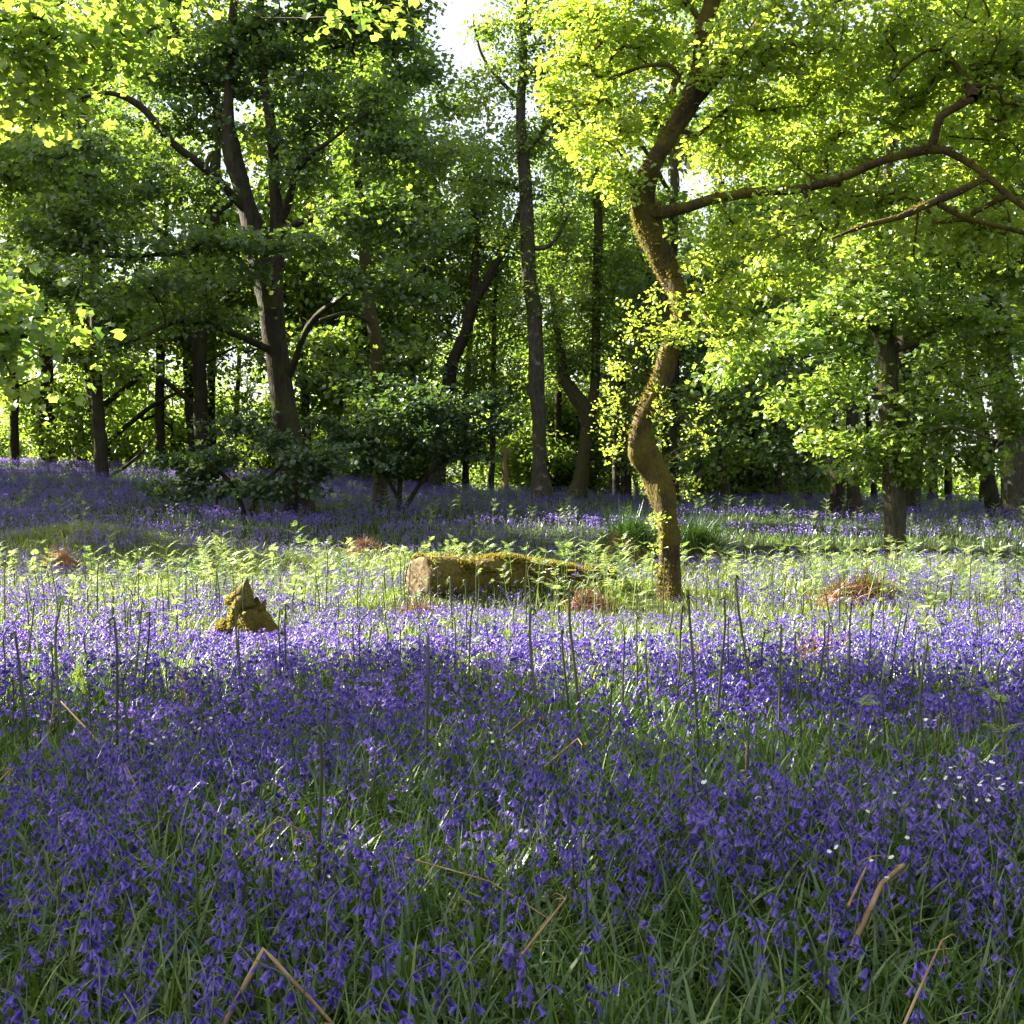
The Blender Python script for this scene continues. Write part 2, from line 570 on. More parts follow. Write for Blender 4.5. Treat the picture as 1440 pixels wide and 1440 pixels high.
# ------------------------------------------------------------------ tree builder
class Tree:
    def __init__(self, name, base, label, bark, cat="tree", group=None):
        self.root = empty(name, base, label, cat, group)
        self.base = np.array(base, float)
        self.P, self.par, self.rf = [], [], []
        self.bark = bark
        self.wood = MB()
        self.tips = []
        self.seed = rng.random() * 50

    def limb(self, pts, sides=12, bump=0.10, step=0.18, attach=True):
        """pts: (x, y, z, radius) world; adds a traced limb and its nodes"""
        pts = np.array(pts, float)
        P, r = smooth_path(pts[:, :3], pts[:, 3], step)
        # slight natural wander
        s = np.arange(len(P)) * step
        wv = np.stack([vnoise(s, s * 0 + self.seed, 0.6, 11), vnoise(s, s * 0 + self.seed, 0.6, 12), 0 * s], -1)
        P = P + wv * np.minimum(r, 0.06)[:, None] * 0.35
        tube(self.wood, P - self.base, r, sides, bump, seed=self.seed + len(self.P))
        for i in range(len(P)):
            self.P.append(P[i])
            self.rf.append(r[i])
            self.par.append(len(self.P) - 2 if i else -1)
        return self

    def px_limb(self, pts, Y, **k):
        """pts: (px, py, width_px[, dY]) traced in the photograph's pixels at distance Y"""
        out = []
        for p in pts:
            yy = Y + (p[3] if len(p) > 3 else 0)
            out.append((*at(p[0], p[1], yy), p[2] * yy / FPX / 2))
        return self.limb(out, **k)

    def grow(self, T, rtip=0.006, seg=0.4, maxr=0.06, sag=0.0):
        """joins every target to the wood by twigs that branch off each other"""
        n0 = len(self.P)
        A = np.array(self.P)
        d0 = np.min(np.linalg.norm(T[:, None] - A[None, ::2], axis=2), axis=1)
        order = np.argsort(d0)
        cap = n0 + 12 * len(T) + 10
        P = np.zeros((cap, 3))
        P[:n0] = A
        par = np.full(cap, -1)
        par[:n0] = self.par
        dirs = np.zeros((cap, 3))
        n = n0
        chains = []
        ends = []
        for i in order:
            t = T[i]
            df = t - P[:n]
            dist = np.sqrt((df * df).sum(1))
            cost = dist + np.maximum(-df[:, 2], 0) * 0.5
            cost[:n0] -= 0.0
            k = int(np.argmin(cost))
            L = dist[k]
            ns = max(2, min(10, int(L / seg) + 1))
            st = P[k]
            d_in = dirs[k] if k >= n0 else np.array([0, 0, 0.4])
            tt = np.linspace(0, 1, ns + 1)[1:, None]
            mid = (st + t) / 2 + d_in * L * 0.22 + rng.normal(size=3) * L * 0.07 + np.array([0, 0, 0.06 * L])
            pts = (1 - tt) ** 2 * st + 2 * tt * (1 - tt) * mid + tt ** 2 * t
            if ns > 2:
                pts[:-1] += rng.normal(size=(ns - 1, 3)) * min(0.05, L * 0.035)
            prev = k
            idx = [k]
            for q in pts:
                if n >= cap:
                    break
                P[n] = q
                par[n] = prev
                dirs[n] = nrm(q - P[prev])
                prev = n
                idx.append(n)
                n += 1
            chains.append(idx)
            ends.append(prev)
        # pipe-model radii
        acc = np.zeros(n)
        for e in ends:
            acc[e] += rtip ** 2.3
        for j in range(n - 1, n0 - 1, -1):
            if par[j] >= n0:
                acc[par[j]] += acc[j]
        rad = np.minimum(np.maximum(acc, rtip ** 2.3) ** (1 / 2.3), maxr)
        for idx in chains:
            r = np.array([rad[j] if j >= n0 else rad[idx[1]] * 1.25 for j in idx])
            r[0] = min(r[0], r[1] * 1.3)
            p = P[idx] - self.base
            mx = r.max()
            tube(self.wood, p, r, 7 if mx > 0.03 else (5 if mx > 0.014 else 3), 0.0, cap=False)
        e = np.array(ends)
        return P[e], dirs[e]

    def clumps(self, C, Y, dens, flat=None):
        """C: (px, py, rx, ry[, dY, rY, density factor]) -> targets"""
        out = []
        for c in C:
            yy = Y + (c[4] if len(c) > 4 else 0)
            rx, rz = c[2] * yy / FPX, c[3] * yy / FPX
            ry = c[5] if len(c) > 5 and c[5] else 0.8 * rx
            n = max(2, int(dens * math.pi * rx * rz * (c[6] if len(c) > 6 else 1)))
            v = nrm(rng.normal(size=(n, 3))) * (rng.random((n, 1)) ** 0.42)
            out.append(at(c[0], c[1], yy) + v * np.array([rx, ry, rz]))
        return np.vstack(out)

    def finish(self, crown=None, leafmat=None):
        self.wood.obj("trunk", self.bark, self.root, smooth=True)
        if crown is not None and crown.n:
            crown.obj("crown", leafmat, self.root)
        return self.root


def crown_of(tree, T, n, spread, size, tmpl, mat, rtip=0.006, **k):
    E, D = tree.grow(T, rtip)
    mb = MB()
    leaves(mb, E - tree.base, D, n, spread, size, tmpl, **k)
    tree.finish(mb, mat)
    return E, D


# ================================================================== THE TREES
# --- twisted mossy oak in front
b = ground(944, 829)
YO = 14.8
b = at(944, 829, YO)
b[2] = float(H(b[0], b[1]))
oak = Tree("oak_tree", b, "twisted mossy oak with a crooked S-shaped trunk rising from the sunlit clearing", M["bark_oak"])
oak.px_limb([(946, 872, 52), (945, 842, 40), (943, 822, 32), (942, 790, 27), (939, 745, 30), (934, 705, 36), (920, 662, 38), (906, 634, 42), (902, 606, 31),
             (909, 577, 26), (922, 548, 28), (934, 515, 28), (946, 480, 27), (957, 445, 25), (955, 415, 26), (939, 380, 31, .1),
             (920, 340, 36, .1), (907, 305, 39, .1), (901, 280, 37), (908, 250, 28), (920, 225, 24), (937, 198, 23), (953, 170, 23),
             (967, 148, 26), (978, 122, 21), (985, 92, 19), (986, 60, 19), (990, 30, 20), (1003, 0, 20), (1015, -40, 17), (1020, -110, 12), (1035, -200, 6)],
            YO, sides=22, bump=0.2, step=0.07)
oak.px_limb([(968, 150, 20), (990, 128, 18), (1012, 102, 17), (1032, 78, 17), (1060, 45, 16, .3), (1085, 10, 15, .5), (1115, -40, 12, .8), (1160, -110, 7, 1)], YO, sides=12)
oak.px_limb([(915, 296, 24), (938, 298, 18, -.1), (965, 292, 15, -.2), (1000, 280, 14, -.3), (1060, 270, 14, -.5), (1130, 265, 12, -.7), (1195, 246, 12, -.9),
             (1240, 226, 12, -1), (1308, 210, 14, -1.1), (1340, 217, 10, -1.1), (1372, 236, 9, -1.2), (1402, 260, 9, -1.3), (1442, 292, 8, -1.4), (1520, 330, 5, -1.4)], YO, sides=12)
oak.px_limb([(1308, 212, 13, -1.1), (1316, 188, 12, -1.15), (1322, 165, 11, -1.2), (1342, 152, 12, -1.2), (1368, 139, 9, -1.2)], YO, sides=10)
oak.px_limb([(1386, 250, 8, -1.2), (1352, 268, 11, -1.5), (1305, 287, 11, -1.8), (1265, 305, 9, -2.0), (1215, 318, 6, -2.1), (1170, 335, 4, -2.2)], YO, sides=9)
oak.px_limb([(1318, 286, 8, -1.8), (1350, 303, 8, -1.7), (1385, 313, 7, -1.6), (1420, 322, 7, -1.5), (1480, 340, 5, -1.5)], YO, sides=8)
oak.px_limb([(960, 118, 6), (943, 92, 6), (905, 93, 5), (872, 105, 5, .2), (840, 108, 3, .3)], YO, sides=7)
oak.px_limb([(870, 106, 4, .2), (848, 118, 4, .2), (852, 140, 3, .1), (876, 165, 2, .1)], YO, sides=6)
oak.px_limb([(985, 28, 9), (968, 8, 8), (950, -20, 6), (920, -50, 4)], YO, sides=7)
C = [(850, 60, 80, 60, .4), (795, 115, 50, 50, .5), (880, 150, 70, 45, .3), (822, 205, 55, 28, 0), (866, 250, 36, 42, -.3), (880, 5, 110, 45, .3),
     (930, 60, 45, 45, .7), (800, 20, 60, 40, .6), (1060, 60, 95, 80, -.4), (1180, 50, 120, 85, -.4), (1310, 60, 120, 85, -.5), (1420, 80, 90, 100, -.5), (1080, 185, 100, 65,0.7), (1190, 150, 110, 75,0.5),
     (1290, 140, 80, 50,0.2), (1400, 180, 80, 70,0.1), (1010, 345, 70, 45, -.2), (1090, 325, 90, 45, -.6), (1180, 300, 100, 45,0.2), (1010, 410, 55, 40, 0),
     (955, 447, 34, 34, -.4, .4), (1110, 385, 70, 35, -.2), (1250, 270, 60, 40,0.0), (1300, 335, 80, 35,-0.5), (1400, 330, 80, 45,-0.3), (1010, 220, 50, 50, .5), (1150, 230, 90, 40, .2),
     (1240, 370, 60, 30, -1.2), (1360, 250, 60, 30,0.3), (1040, 470, 45, 40, -.1), (1430, 20, 80, 60, .5),
     (1000, -80, 160, 60, .3), (1180, -80, 160, 70, .2), (1360, -70, 140, 70, 0), (1560, 80, 100, 120, -.5), (1560, 260, 90, 80, -1), (860, -70, 100, 50, .3)]
T = oak.clumps(C, YO, 25)
E, D = oak.grow(T, 0.005)
mb = MB()
leaves(mb, E - oak.base, D, 36, 0.27, 0.092, OAK, flat=0.5, droop=0.08, up=0.8)
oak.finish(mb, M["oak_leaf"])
# young side shoots along the lower trunk
mb = MB()
C2 = [(895, 465, 40, 40, -.1, .3), (870, 520, 30, 40, -.1, .3), (865, 575, 38, 40, -.2, .3), (868, 635, 22, 28, -.2, .2), (905, 430, 35, 30, 0, .3), (925, 745, 15, 60, -.25, .2), (985, 610, 25, 45, .1, .3), (965, 680, 15, 50, 0, .2), (925, 590, 20, 50, -.3, .2)]
T2 = oak.clumps(C2, YO, 44)
for t in T2:
    k = int(np.argmin(np.linalg.norm(np.array(oak.P[:110]) - t, axis=1)))
    s0 = oak.P[k]
    mid = (s0 + t) / 2 + np.array([0, 0, 0.05])
    tube(mb, np.array([s0, mid, t]) - oak.base, [0.008, 0.005, 0.003], 3, 0, cap=False, m=1)
leaves(mb, T2 - oak.base, nrm(T2 - np.array([oak.base[0], oak.base[1], 0])), 12, 0.10, 0.05, OAK, flat=0.9, droop=0, up=0.5, tint=0.6 + 0.4 * rng.random(len(T2)))
mb.obj("sprouting_foliage", [M["oak_leaf"], M["bark_oak"]], oak.root)


def moss_fuzz(mesh_obj, name, n, size, parent, uplim=-2.0, tint_lo=0.1, rmin=0):
    """short moss hairs standing on a mesh's own faces"""
    me = mesh_obj.data
    nf = len(me.polygons)
    area = np.zeros(nf)
    cen = np.zeros(nf * 3)
    no = np.zeros(nf * 3)
    me.polygons.foreach_get("area", area)
    me.polygons.foreach_get("center", cen)
    me.polygons.foreach_get("normal", no)
    cen = cen.reshape(-1, 3)
    no = no.reshape(-1, 3)
    area = np.where(area > rmin, area, 0)
    pn = vnoise(cen[:, 0] * 1.7 + cen[:, 2], cen[:, 2] * 1.3 + cen[:, 1], .3, 21)
    wgt = area * np.clip(no[:, 2] - no[:, 0] * .5 - uplim, 0.03, 1) * np.clip(.35 + pn * 1.2, .02, 1)
    pick = rng.choice(nf, n, p=wgt / wgt.sum())
    sp = np.sqrt(area[pick])[:, None]
    tan = np.cross(no[pick], rng.normal(size=(n, 3)))
    P = cen[pick] + nrm(tan) * (rng.random((n, 1)) - 0.2) * sp * 0.7
    d = nrm(no[pick] + rng.normal(size=(n, 3)) * 0.45)
    T = (np.array([(-.22, 0, 0), (.22, 0, 0), (0, 1, .1)]), None, np.array([(0, 1, 2)]))
    mb = MB()
    bake(mb, T, P - no[pick] * 0.004, frames(d, rng.normal(size=(n, 3))), size * (0.5 + rng.random(n)), tint_lo + (1 - tint_lo) * rng.random(n))
    return mb.obj(name, M["moss_tuft"], parent)


oak_trunk = [c for c in oak.root.children if c.name.startswith("trunk")][0]
moss_fuzz(oak_trunk, "moss", 22000, 0.035, oak.root, uplim=-0.35, rmin=0.0006)

# --- big dark forking tree on the left
b = ground(422, 724)
YB = b[1]
big = Tree("maple_tree", b, "large dark forking maple whose thick trunk splits into several upright stems", M["bark_dark"])
big.px_limb([(424, 745, 56), (422, 722, 44), (416, 680, 39), (408, 630, 37), (402, 598, 36), (397, 550, 33), (391, 510, 32), (386, 480, 33), (381, 435, 35), (377, 400, 41), (372, 372, 48), (362, 335, 36),
             (349, 295, 27), (340, 262, 25), (331, 235, 26), (325, 205, 26), (322, 170, 16), (322, 130, 14), (325, 60, 13), (330, 0, 11), (335, -80, 8), (335, -160, 5)], YB, sides=18, bump=0.09, step=0.2)
big.px_limb([(383, 372, 34), (390, 330, 26), (389, 295, 19), (386, 250, 16), (382, 190, 15), (378, 150, 15), (370, 110, 13), (365, 60, 13), (366, 0, 11), (372, -90, 7), (380, -150, 4)], YB, sides=12)
big.px_limb([(350, 298, 14), (332, 282, 13, -.3), (305, 252, 13, -.8), (280, 230, 12, -1.2), (250, 207, 11, -1.6), (225, 183, 11, -1.9), (198, 150, 10, -2.2), (155, 131, 7, -2.6), (100, 140, 4, -3)], YB, sides=9)
big.px_limb([(326, 205, 11), (310, 160, 10, .4), (288, 118, 10, .8), (262, 70, 9, 1.2), (240, 28, 8, 1.5), (225, -30, 6, 1.8), (205, -100, 4, 2)], YB, sides=8)
big.px_limb([(392, 320, 14), (405, 285, 11, -.3), (412, 255, 10, -.6), (422, 234, 9, -.8), (450, 208, 7, -1.2), (480, 186, 5, -1.6), (530, 150, 4, -2)], YB, sides=8)
big.px_limb([(382, 494, 12), (362, 484, 10, -.5), (330, 470, 9, -1.2), (290, 455, 8, -1.9), (250, 452, 7, -2.5), (200, 474, 5, -3.2), (150, 490, 3, -3.6)], YB, sides=8)
big.px_limb([(404, 535, 11), (414, 510, 10, -.3), (424, 478, 9, -.6), (445, 446, 9, -1), (470, 425, 7, -1.5), (500, 408, 5, -2), (560, 395, 3, -2.4)], YB, sides=8)
big.px_limb([(366, 352, 12), (330, 345, 10, -1), (280, 352, 8, -2), (200, 360, 6, -3), (120, 360, 4, -3.6)], YB, sides=7)
big.px_limb([(386, 330, 12), (430, 310, 9, -1.2), (490, 300, 8, -2), (560, 290, 6, -2.6), (610, 300, 4, -3)], YB, sides=7)
C = [(270, 90, 90, 60, .5), (200, 150, 60, 50), (340, 60, 80, 60), (430, 50, 90, 60), (530, 40, 90, 55), (590, 90, 45, 40), (450, 140, 80, 40, -.6), (520, 150, 75, 40, -1), (400, 200, 60, 30, -.6),
     (230, 262, 90, 34, -2), (140, 290, 90, 40, -2.5), (60, 318, 85, 45, -2.6), (190, 345, 95, 34, -3), (300, 332, 70, 34, -2.3), (365, 345, 75, 30, -2.6), (450, 325, 80, 36, -2.6), (525, 300, 80, 40, -2.6),
     (590, 320, 60, 45, -2.6), (500, 395, 80, 30, -2.4), (590, 420, 65, 30, -2.4), (330, 395, 50, 22, -2.6), (240, 400, 90, 26, -3.2), (110, 400, 90, 30, -3.6), (30, 380, 60, 40, -3.4), (300, 445, 60, 24, -2), (200, 470, 70, 22, -3),
     (290, 180, 60, 30, .6), (380, 120, 60, 40, .8), (600, 200, 50, 40, -1.6), (545, 225, 55, 35, -1.6), (430, 255, 45, 25, -.9), (160, 205, 70, 36, -2), (60, 230, 70, 40, -2.4), (560, 10, 60, 40), (180, 60, 70, 40, 1.4),
     (330, -70, 160, 60, .4), (480, -60, 130, 60, .2), (180, -50, 110, 60, .8)]
T = big.clumps(C, YB, 6.2)
crown_of(big, T, 64, 0.62, 0.125, MAPLE, M["maple_leaf"], 0.008, flat=0.30, droop=0.3, up=1.1)

# --- straight grey trunk in the middle
b = ground(762, 711)
YC = b[1]
ct = Tree("lime_tree", b, "tall straight grey trunk with a swollen foot between the forked trees in the middle", M["bark_grey"])
ct.px_limb([(763, 725, 44), (762, 708, 33), (762, 688, 30), (759, 665, 23), (758, 633, 20), (757, 583, 20), (754, 533, 22), (754, 483, 21), (750, 433, 22), (745, 400, 20), (743, 367, 20), (740, 300, 20),
            (737, 233, 17), (732, 167, 13), (735, 100, 12), (735, 33, 10), (740, -40, 8), (745, -140, 4)], YC, sides=14, step=0.25)
ct.px_limb([(733, 142, 7), (715, 125, 6), (692, 100, 5), (675, 70, 4), (665, 30, 3)], YC, sides=6)
ct.px_limb([(738, 48, 6), (768, 22, 5), (805, 2, 4), (840, -15, 3)], YC, sides=6)
ct.px_limb([(744, 350, 8), (772, 346, 6), (788, 325, 5), (800, 300, 4)], YC, sides=6)
ct.px_limb([(738, 270, 7), (705, 256, 5), (660, 250, 4)], YC, sides=6)
ct.px_limb([(737, 225, 7), (760, 190, 6), (785, 160, 5), (815, 140, 3)], YC, sides=6)
C = [(700, 40, 50, 45), (770, 60, 55, 55), (680, 130, 42, 42), (725, 190, 42, 42), (780, 170, 55, 50), (690, 250, 45, 40), (780, 255, 50, 42), (655, 270, 28, 32), (795, 320, 36, 32), (735, 100, 45, 40), (700, 330, 36, 24), (760, 390, 36, 28),
     (790, 110, 40, 40), (820, 60, 40, 40), (740, -30, 80, 50), (660, 190, 25, 30), (720, 430, 30, 25), (780, 440, 30, 25)]
T = ct.clumps(C, YC, 6)
crown_of(ct, T, 34, 0.6, 0.16, OAK, M["wood_leaf"], 0.008, flat=0.6)

# --- leaning mossy forked tree
b = ground(812, 706)
YM = b[1]
ms = Tree("lime_tree", b, "leaning mossy tree with a low fork just beyond the straight grey trunk", M["bark_mossy"])
ms.px_limb([(806, 720, 42), (810, 703, 31), (815, 683, 25), (822, 640, 20), (826, 603, 18), (826, 582, 24), (816, 566, 24), (803, 548, 19), (793, 530, 14), (788, 495, 10), (780, 450, 8), (775, 400, 6)], YM, sides=12, step=0.25)
ms.px_limb([(826, 590, 18), (834, 562, 15), (838, 520, 13), (838, 460, 12), (839, 400, 12), (841, 330, 13), (840, 280, 11), (838, 220, 9), (835, 150, 6), (838, 60, 4)], YM, sides=10, step=0.3)
C = [(835, 240, 50, 45), (870, 330, 45, 45), (870, 390, 45, 45), (800, 340, 40, 40), (820, 430, 50, 40), (780, 480, 36, 36), (850, 490, 50, 40), (800, 520, 45, 26), (885, 560, 45, 45), (860, 180, 50, 40), (900, 640, 30, 30), (850, 110, 50, 45)]
T = ms.clumps(C, YM, 6)
crown_of(ms, T, 34, 0.6, 0.16, OAK, M["wood_leaf"], 0.008, flat=0.6)

# --- forked tree left of the middle
b = ground(614, 692)
YF = b[1]
fk = Tree("lime_tree", b, "dark tree forking into a V of two limbs above the low green sapling", M["bark_dark"])
fk.px_limb([(611, 702, 36), (613, 688, 26), (617, 633, 20), (622, 590, 18), (630, 545, 18), (640, 500, 17), (655, 466, 16), (665, 425, 18), (683, 400, 13), (698, 370, 13), (717, 333, 12), (728, 305, 9), (738, 265, 6), (740, 220, 4)], YF, sides=10, step=0.3)
fk.px_limb([(664, 428, 16), (667, 390, 13), (668, 365, 12), (673, 338, 10), (668, 300, 7), (655, 250, 5), (650, 200, 3)], YF, sides=9, step=0.3)
C = [(600, 260, 45, 40), (620, 340, 45, 40), (580, 480, 50, 40), (640, 400, 40, 30), (705, 450, 36, 40), (600, 200, 45, 36), (690, 520, 40, 40), (560, 180, 45, 40), (650, 290, 45, 36), (560, 400, 50, 36), (700, 290, 40, 30), (660, 230, 40, 36)]
T = fk.clumps(C, YF, 4.2)
crown_of(fk, T, 34, 0.65, 0.17, OAK, M["wood_leaf"], 0.008, flat=0.6)

# --- tree with the sunlit foot
b = ground(535, 714)
Y5 = b[1]
t5 = Tree("lime_tree", b, "dark trunk with a sunlit mossy foot standing behind the low green sapling", M["bark_mossy"])
t5.px_limb([(537, 726, 38), (535, 711, 25), (533, 667, 20), (532, 600, 19), (531, 517, 18), (527, 467, 17), (517, 417, 17), (514, 370, 15), (508, 300, 12), (501, 220, 10), (505, 150, 8), (510, 60, 5)], Y5, sides=12, step=0.25)
t5.px_limb([(525, 455, 8), (490, 440, 6, -.5), (450, 450, 4, -1)], Y5, sides=6)
C = [(490, 250, 50, 40), (560, 240, 45, 40), (470, 480, 50, 36), (580, 490, 36, 30), (520, 170, 50, 36), (460, 350, 40, 36), (560, 370, 36, 30), (500, 100, 60, 40), (520, 540, 50, 30)]
T = t5.clumps(C, Y5, 3.4)
crown_of(t5, T, 34, 0.65, 0.17, MAPLE, M["wood_leaf"], 0.008, flat=0.5)

# --- left-hand trunk
b = ground(144, 677)
Y1 = b[1]
t1 = Tree("maple_tree", b, "straight dark trunk on the rise with a thin dead limb at its foot", M["bark_dark"])
t1.px_limb([(147, 686, 32), (144, 672, 20), (142, 640, 18), (137, 567, 17), (134, 433, 15), (133, 415, 16), (131, 330, 14), (126, 240, 10), (120, 180, 8), (118, 90, 5)], Y1, sides=12, step=0.3)
t1.px_limb([(150, 672, 6), (175, 657, 5), (197, 638, 3), (210, 620, 2)], Y1, sides=5)
t1.px_limb([(134, 425, 7), (150, 415, 6), (170, 408, 4)], Y1, sides=5)
t1.px_limb([(131, 320, 8), (110, 235, 7), (60, 215, 5), (10, 225, 3)], Y1, sides=5)
C = [(80, 190, 80, 45), (170, 220, 60, 40), (120, 100, 90, 50), (50, 110, 60, 50), (190, 430, 70, 36, -1.5), (110, 490, 60, 30, -1), (50, 470, 50, 36), (180, 520, 55, 26, -1.5), (90, 380, 70, 40), (30, 270, 60, 45), (200, 300, 50, 40), (20, 30, 80, 45), (130, 20, 80, 45), (-60, 200, 70, 90), (-50, 420, 60, 60)]
T = t1.clumps(C, Y1, 4)
crown_of(t1, T, 34, 0.7, 0.18, MAPLE, M["wood_leaf"], 0.009, flat=0.4)


def simple_tree(name, label, pts, clump, bark, leaf="wood_leaf", dens=3.2, n=30, size=0.19, spread=0.7, Y=None, group=None, extra=(), tm=OAK):
    b = ground(pts[0][0], pts[0][1]) if Y is None else at(pts[0][0], pts[0][1], Y)
    if Y is not None:
        b[2] = float(H(b[0], b[1]))
    Yt = b[1]
    t = Tree(name, b, label, bark, group=group)
    f = pts[0]
    t.px_limb([(f[0], f[1] + 9, f[2] * 1.5)] + list(pts), Yt, sides=10, step=0.3)
    for e in extra:
        t.px_limb(e, Yt, sides=7, step=0.3)
    if clump:
        T = t.clumps(clump, Yt, dens)
        crown_of(t, T, n, spread, size, tm, M[leaf], 0.009, flat=0.55)
    else:
        t.finish()
    return t


simple_tree("beech_tree", "slim bare trunk standing right of the thin-limbed left trunk", [(226, 655, 16), (225, 600, 14), (225, 540, 13), (228, 430, 11), (232, 350, 9), (235, 220, 6)],
            [(230, 300, 60, 45), (260, 380, 50, 40), (210, 420, 40, 40), (250, 200, 60, 45), (280, 470, 45, 36), (240, 110, 60, 50)], M["bark_dark"], Y=46)
simple_tree("beech_tree", "dark shrubby trunk half hidden by twigs beside the slim bare trunk", [(278, 655, 22), (270, 590, 16), (264, 520, 13), (262, 440, 9), (270, 330, 6)],
            [(290, 520, 50, 40), (330, 560, 40, 36), (300, 430, 50, 40), (250, 550, 30, 40), (320, 320, 55, 45)], M["bark_dark"], Y=47)
simple_tree("beech_tree", "thick dark trunk behind the bright overhanging spray of leaves", [(67, 660, 26), (67, 600, 22), (66, 520, 20), (61, 440, 14), (56, 380, 10), (50, 250, 6)],
            [(50, 560, 50, 40), (30, 480, 50, 45), (100, 560, 36, 50), (20, 610, 40, 36), (60, 380, 70, 60), (30, 300, 60, 50)], M["bark_dark"], Y=45)
simple_tree("beech_tree", "short leaning dark trunk between the thick trunk and the limbed one", [(116, 660, 19), (112, 620, 15), (108, 570, 12), (104, 500, 9), (100, 400, 6)],
            [(100, 590, 30, 30), (110, 480, 40, 45), (90, 390, 40, 40)], M["bark_dark"], Y=48)
simple_tree("beech_tree", "thin trunk close behind the right edge of the big forking maple", [(433, 690, 14), (431, 600, 12), (427, 500, 10), (425, 400, 8), (430, 280, 5)],
            [(470, 480, 45, 40), (450, 580, 45, 36), (430, 380, 50, 40), (470, 260, 50, 40)], M["bark_dark"], Y=44)

# --- right-hand side
b = ground(1258, 787)
YR = b[1]
rt = Tree("maple_tree", b, "maple with flaky bark and bright low boughs standing among the bracken", M["bark_grey"])
rt.px_limb([(1261, 800, 46), (1258, 783, 33), (1258, 740, 30), (1257, 683, 29), (1253, 620, 27), (1250, 550, 28), (1247, 500, 30), (1243, 460, 28), (1240, 400, 22), (1245, 300, 16), (1252, 200, 11), (1255, 80, 7), (1260, -40, 4)], YR, sides=16, bump=0.12, step=0.15)
rt.px_limb([(1255, 495, 10), (1280, 484, 8, -.4), (1315, 464, 6, -.8), (1370, 440, 4, -1.2)], YR, sides=7)
rt.px_limb([(1240, 470, 12), (1200, 445, 9, -.8), (1150, 450, 7, -1.6), (1090, 480, 5, -2.2), (1040, 510, 3, -2.5)], YR, sides=7)
rt.px_limb([(1250, 600, 10), (1290, 610, 7, -.4), (1340, 600, 5, -.8), (1400, 620, 3, -1)], YR, sides=7)
rt.px_limb([(1252, 560, 9), (1210, 560, 6, -.6), (1160, 590, 4, -1)], YR, sides=6)
C = [(1030, 520, 45, 40, -2.3), (1100, 490, 65, 45, -2), (1170, 445, 65, 45, -1.5), (1220, 400, 75, 50, -1), (1130, 560, 55, 35, -1.6), (1190, 520, 50, 40, -1.2), (1300, 440, 75, 45, -.6), (1380, 470, 65, 45, -.8),
     (1290, 560, 70, 45), (1250, 625, 55, 36, -.5), (1330, 610, 65, 40, .3), (1160, 620, 45, 30), (1380, 650, 55, 26), (1300, 665, 75, 24, .3), (1300, 345, 110, 50, -.2), (1400, 350, 80, 60, .3), (1200, 330, 80, 45, -.3), (1320, 250, 110, 60, .5),
     (1430, 560, 60, 50, .2), (1200, 670, 40, 24, .6), (1240, 150, 100, 70, .6), (1350, 130, 90, 70, .6), (1100, 400, 60, 36, .2), (1500, 400, 80, 80), (1500, 600, 60, 60), (1480, 180, 90, 80)]
T = rt.clumps(C, YR, 11)
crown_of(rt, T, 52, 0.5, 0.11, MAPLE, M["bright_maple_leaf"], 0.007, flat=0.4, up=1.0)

simple_tree("beech_tree", "dark leaning trunk, the nearer of a crossing pair beyond the flaky maple", [(1202, 728, 24), (1201, 700, 20), (1197, 650, 16), (1199, 590, 17), (1203, 540, 14), (1210, 440, 10), (1215, 300, 6)],
            [(1120, 600, 50, 40), (1060, 620, 50, 36), (1180, 480, 60, 45), (1100, 540, 50, 40), (1040, 560, 45, 40), (1230, 640, 30, 30), (1210, 380, 70, 50), (1130, 660, 40, 26)], M["bark_dark"], "maple_leaf", dens=4.2, size=0.17, tm=MAPLE)
simple_tree("beech_tree", "dark upright trunk just left of the crossing pair", [(1177, 724, 22), (1177, 690, 19), (1174, 633, 18), (1166, 583, 16), (1158, 530, 13), (1150, 430, 9), (1145, 300, 5)],
            [(1080, 440, 60, 45), (1020, 450, 50, 45), (1000, 560, 50, 45), (990, 640, 45, 36), (1140, 540, 40, 36), (1150, 340, 60, 50), (1050, 330, 60, 50)], M["bark_dark"], "maple_leaf", dens=4.2, size=0.17, tm=MAPLE)
b = ground(1432, 730)
simple_tree("maple_tree", "thick grey leaning trunk at the wood's edge by the pale sky", [(1432, 730, 48), (1430, 690, 42), (1427, 633, 41), (1414, 570, 37), (1406, 520, 35), (1400, 440, 32), (1392, 410, 28), (1388, 360, 24), (1380, 280, 16), (1375, 180, 10), (1372, 60, 6)],
            [(1420, 330, 90, 60), (1380, 230, 90, 60), (1440, 440, 70, 50), (1360, 420, 50, 40), (1400, 130, 90, 60), (1330, 520, 45, 36), (1470, 560, 60, 50), (1340, 330, 60, 50)], M["bark_grey"], "maple_leaf", dens=4.6, n=34, size=0.16, tm=MAPLE)
simple_tree("beech_tree", "black trunk close against the left side of the thick grey leaning one", [(1400, 727, 26), (1395, 700, 22), (1389, 670, 20), (1381, 605, 18), (1372, 560, 17), (1360, 480, 12), (1350, 380, 7)],
            [(1340, 560, 40, 40), (1310, 500, 45, 40), (1350, 440, 55, 45), (1340, 360, 60, 50), (1310, 630, 40, 22)], M["bark_dark"], "maple_leaf", dens=4.2, size=0.17, tm=MAPLE)
simple_tree("beech_tree", "very thin pole trunk beside the pale gap to the field", [(1380, 716, 9), (1380, 695, 7), (1381, 660, 6), (1378, 600, 5), (1376, 500, 4)], [(1378, 520, 30, 36)], M["bark_dark"], Y=43)
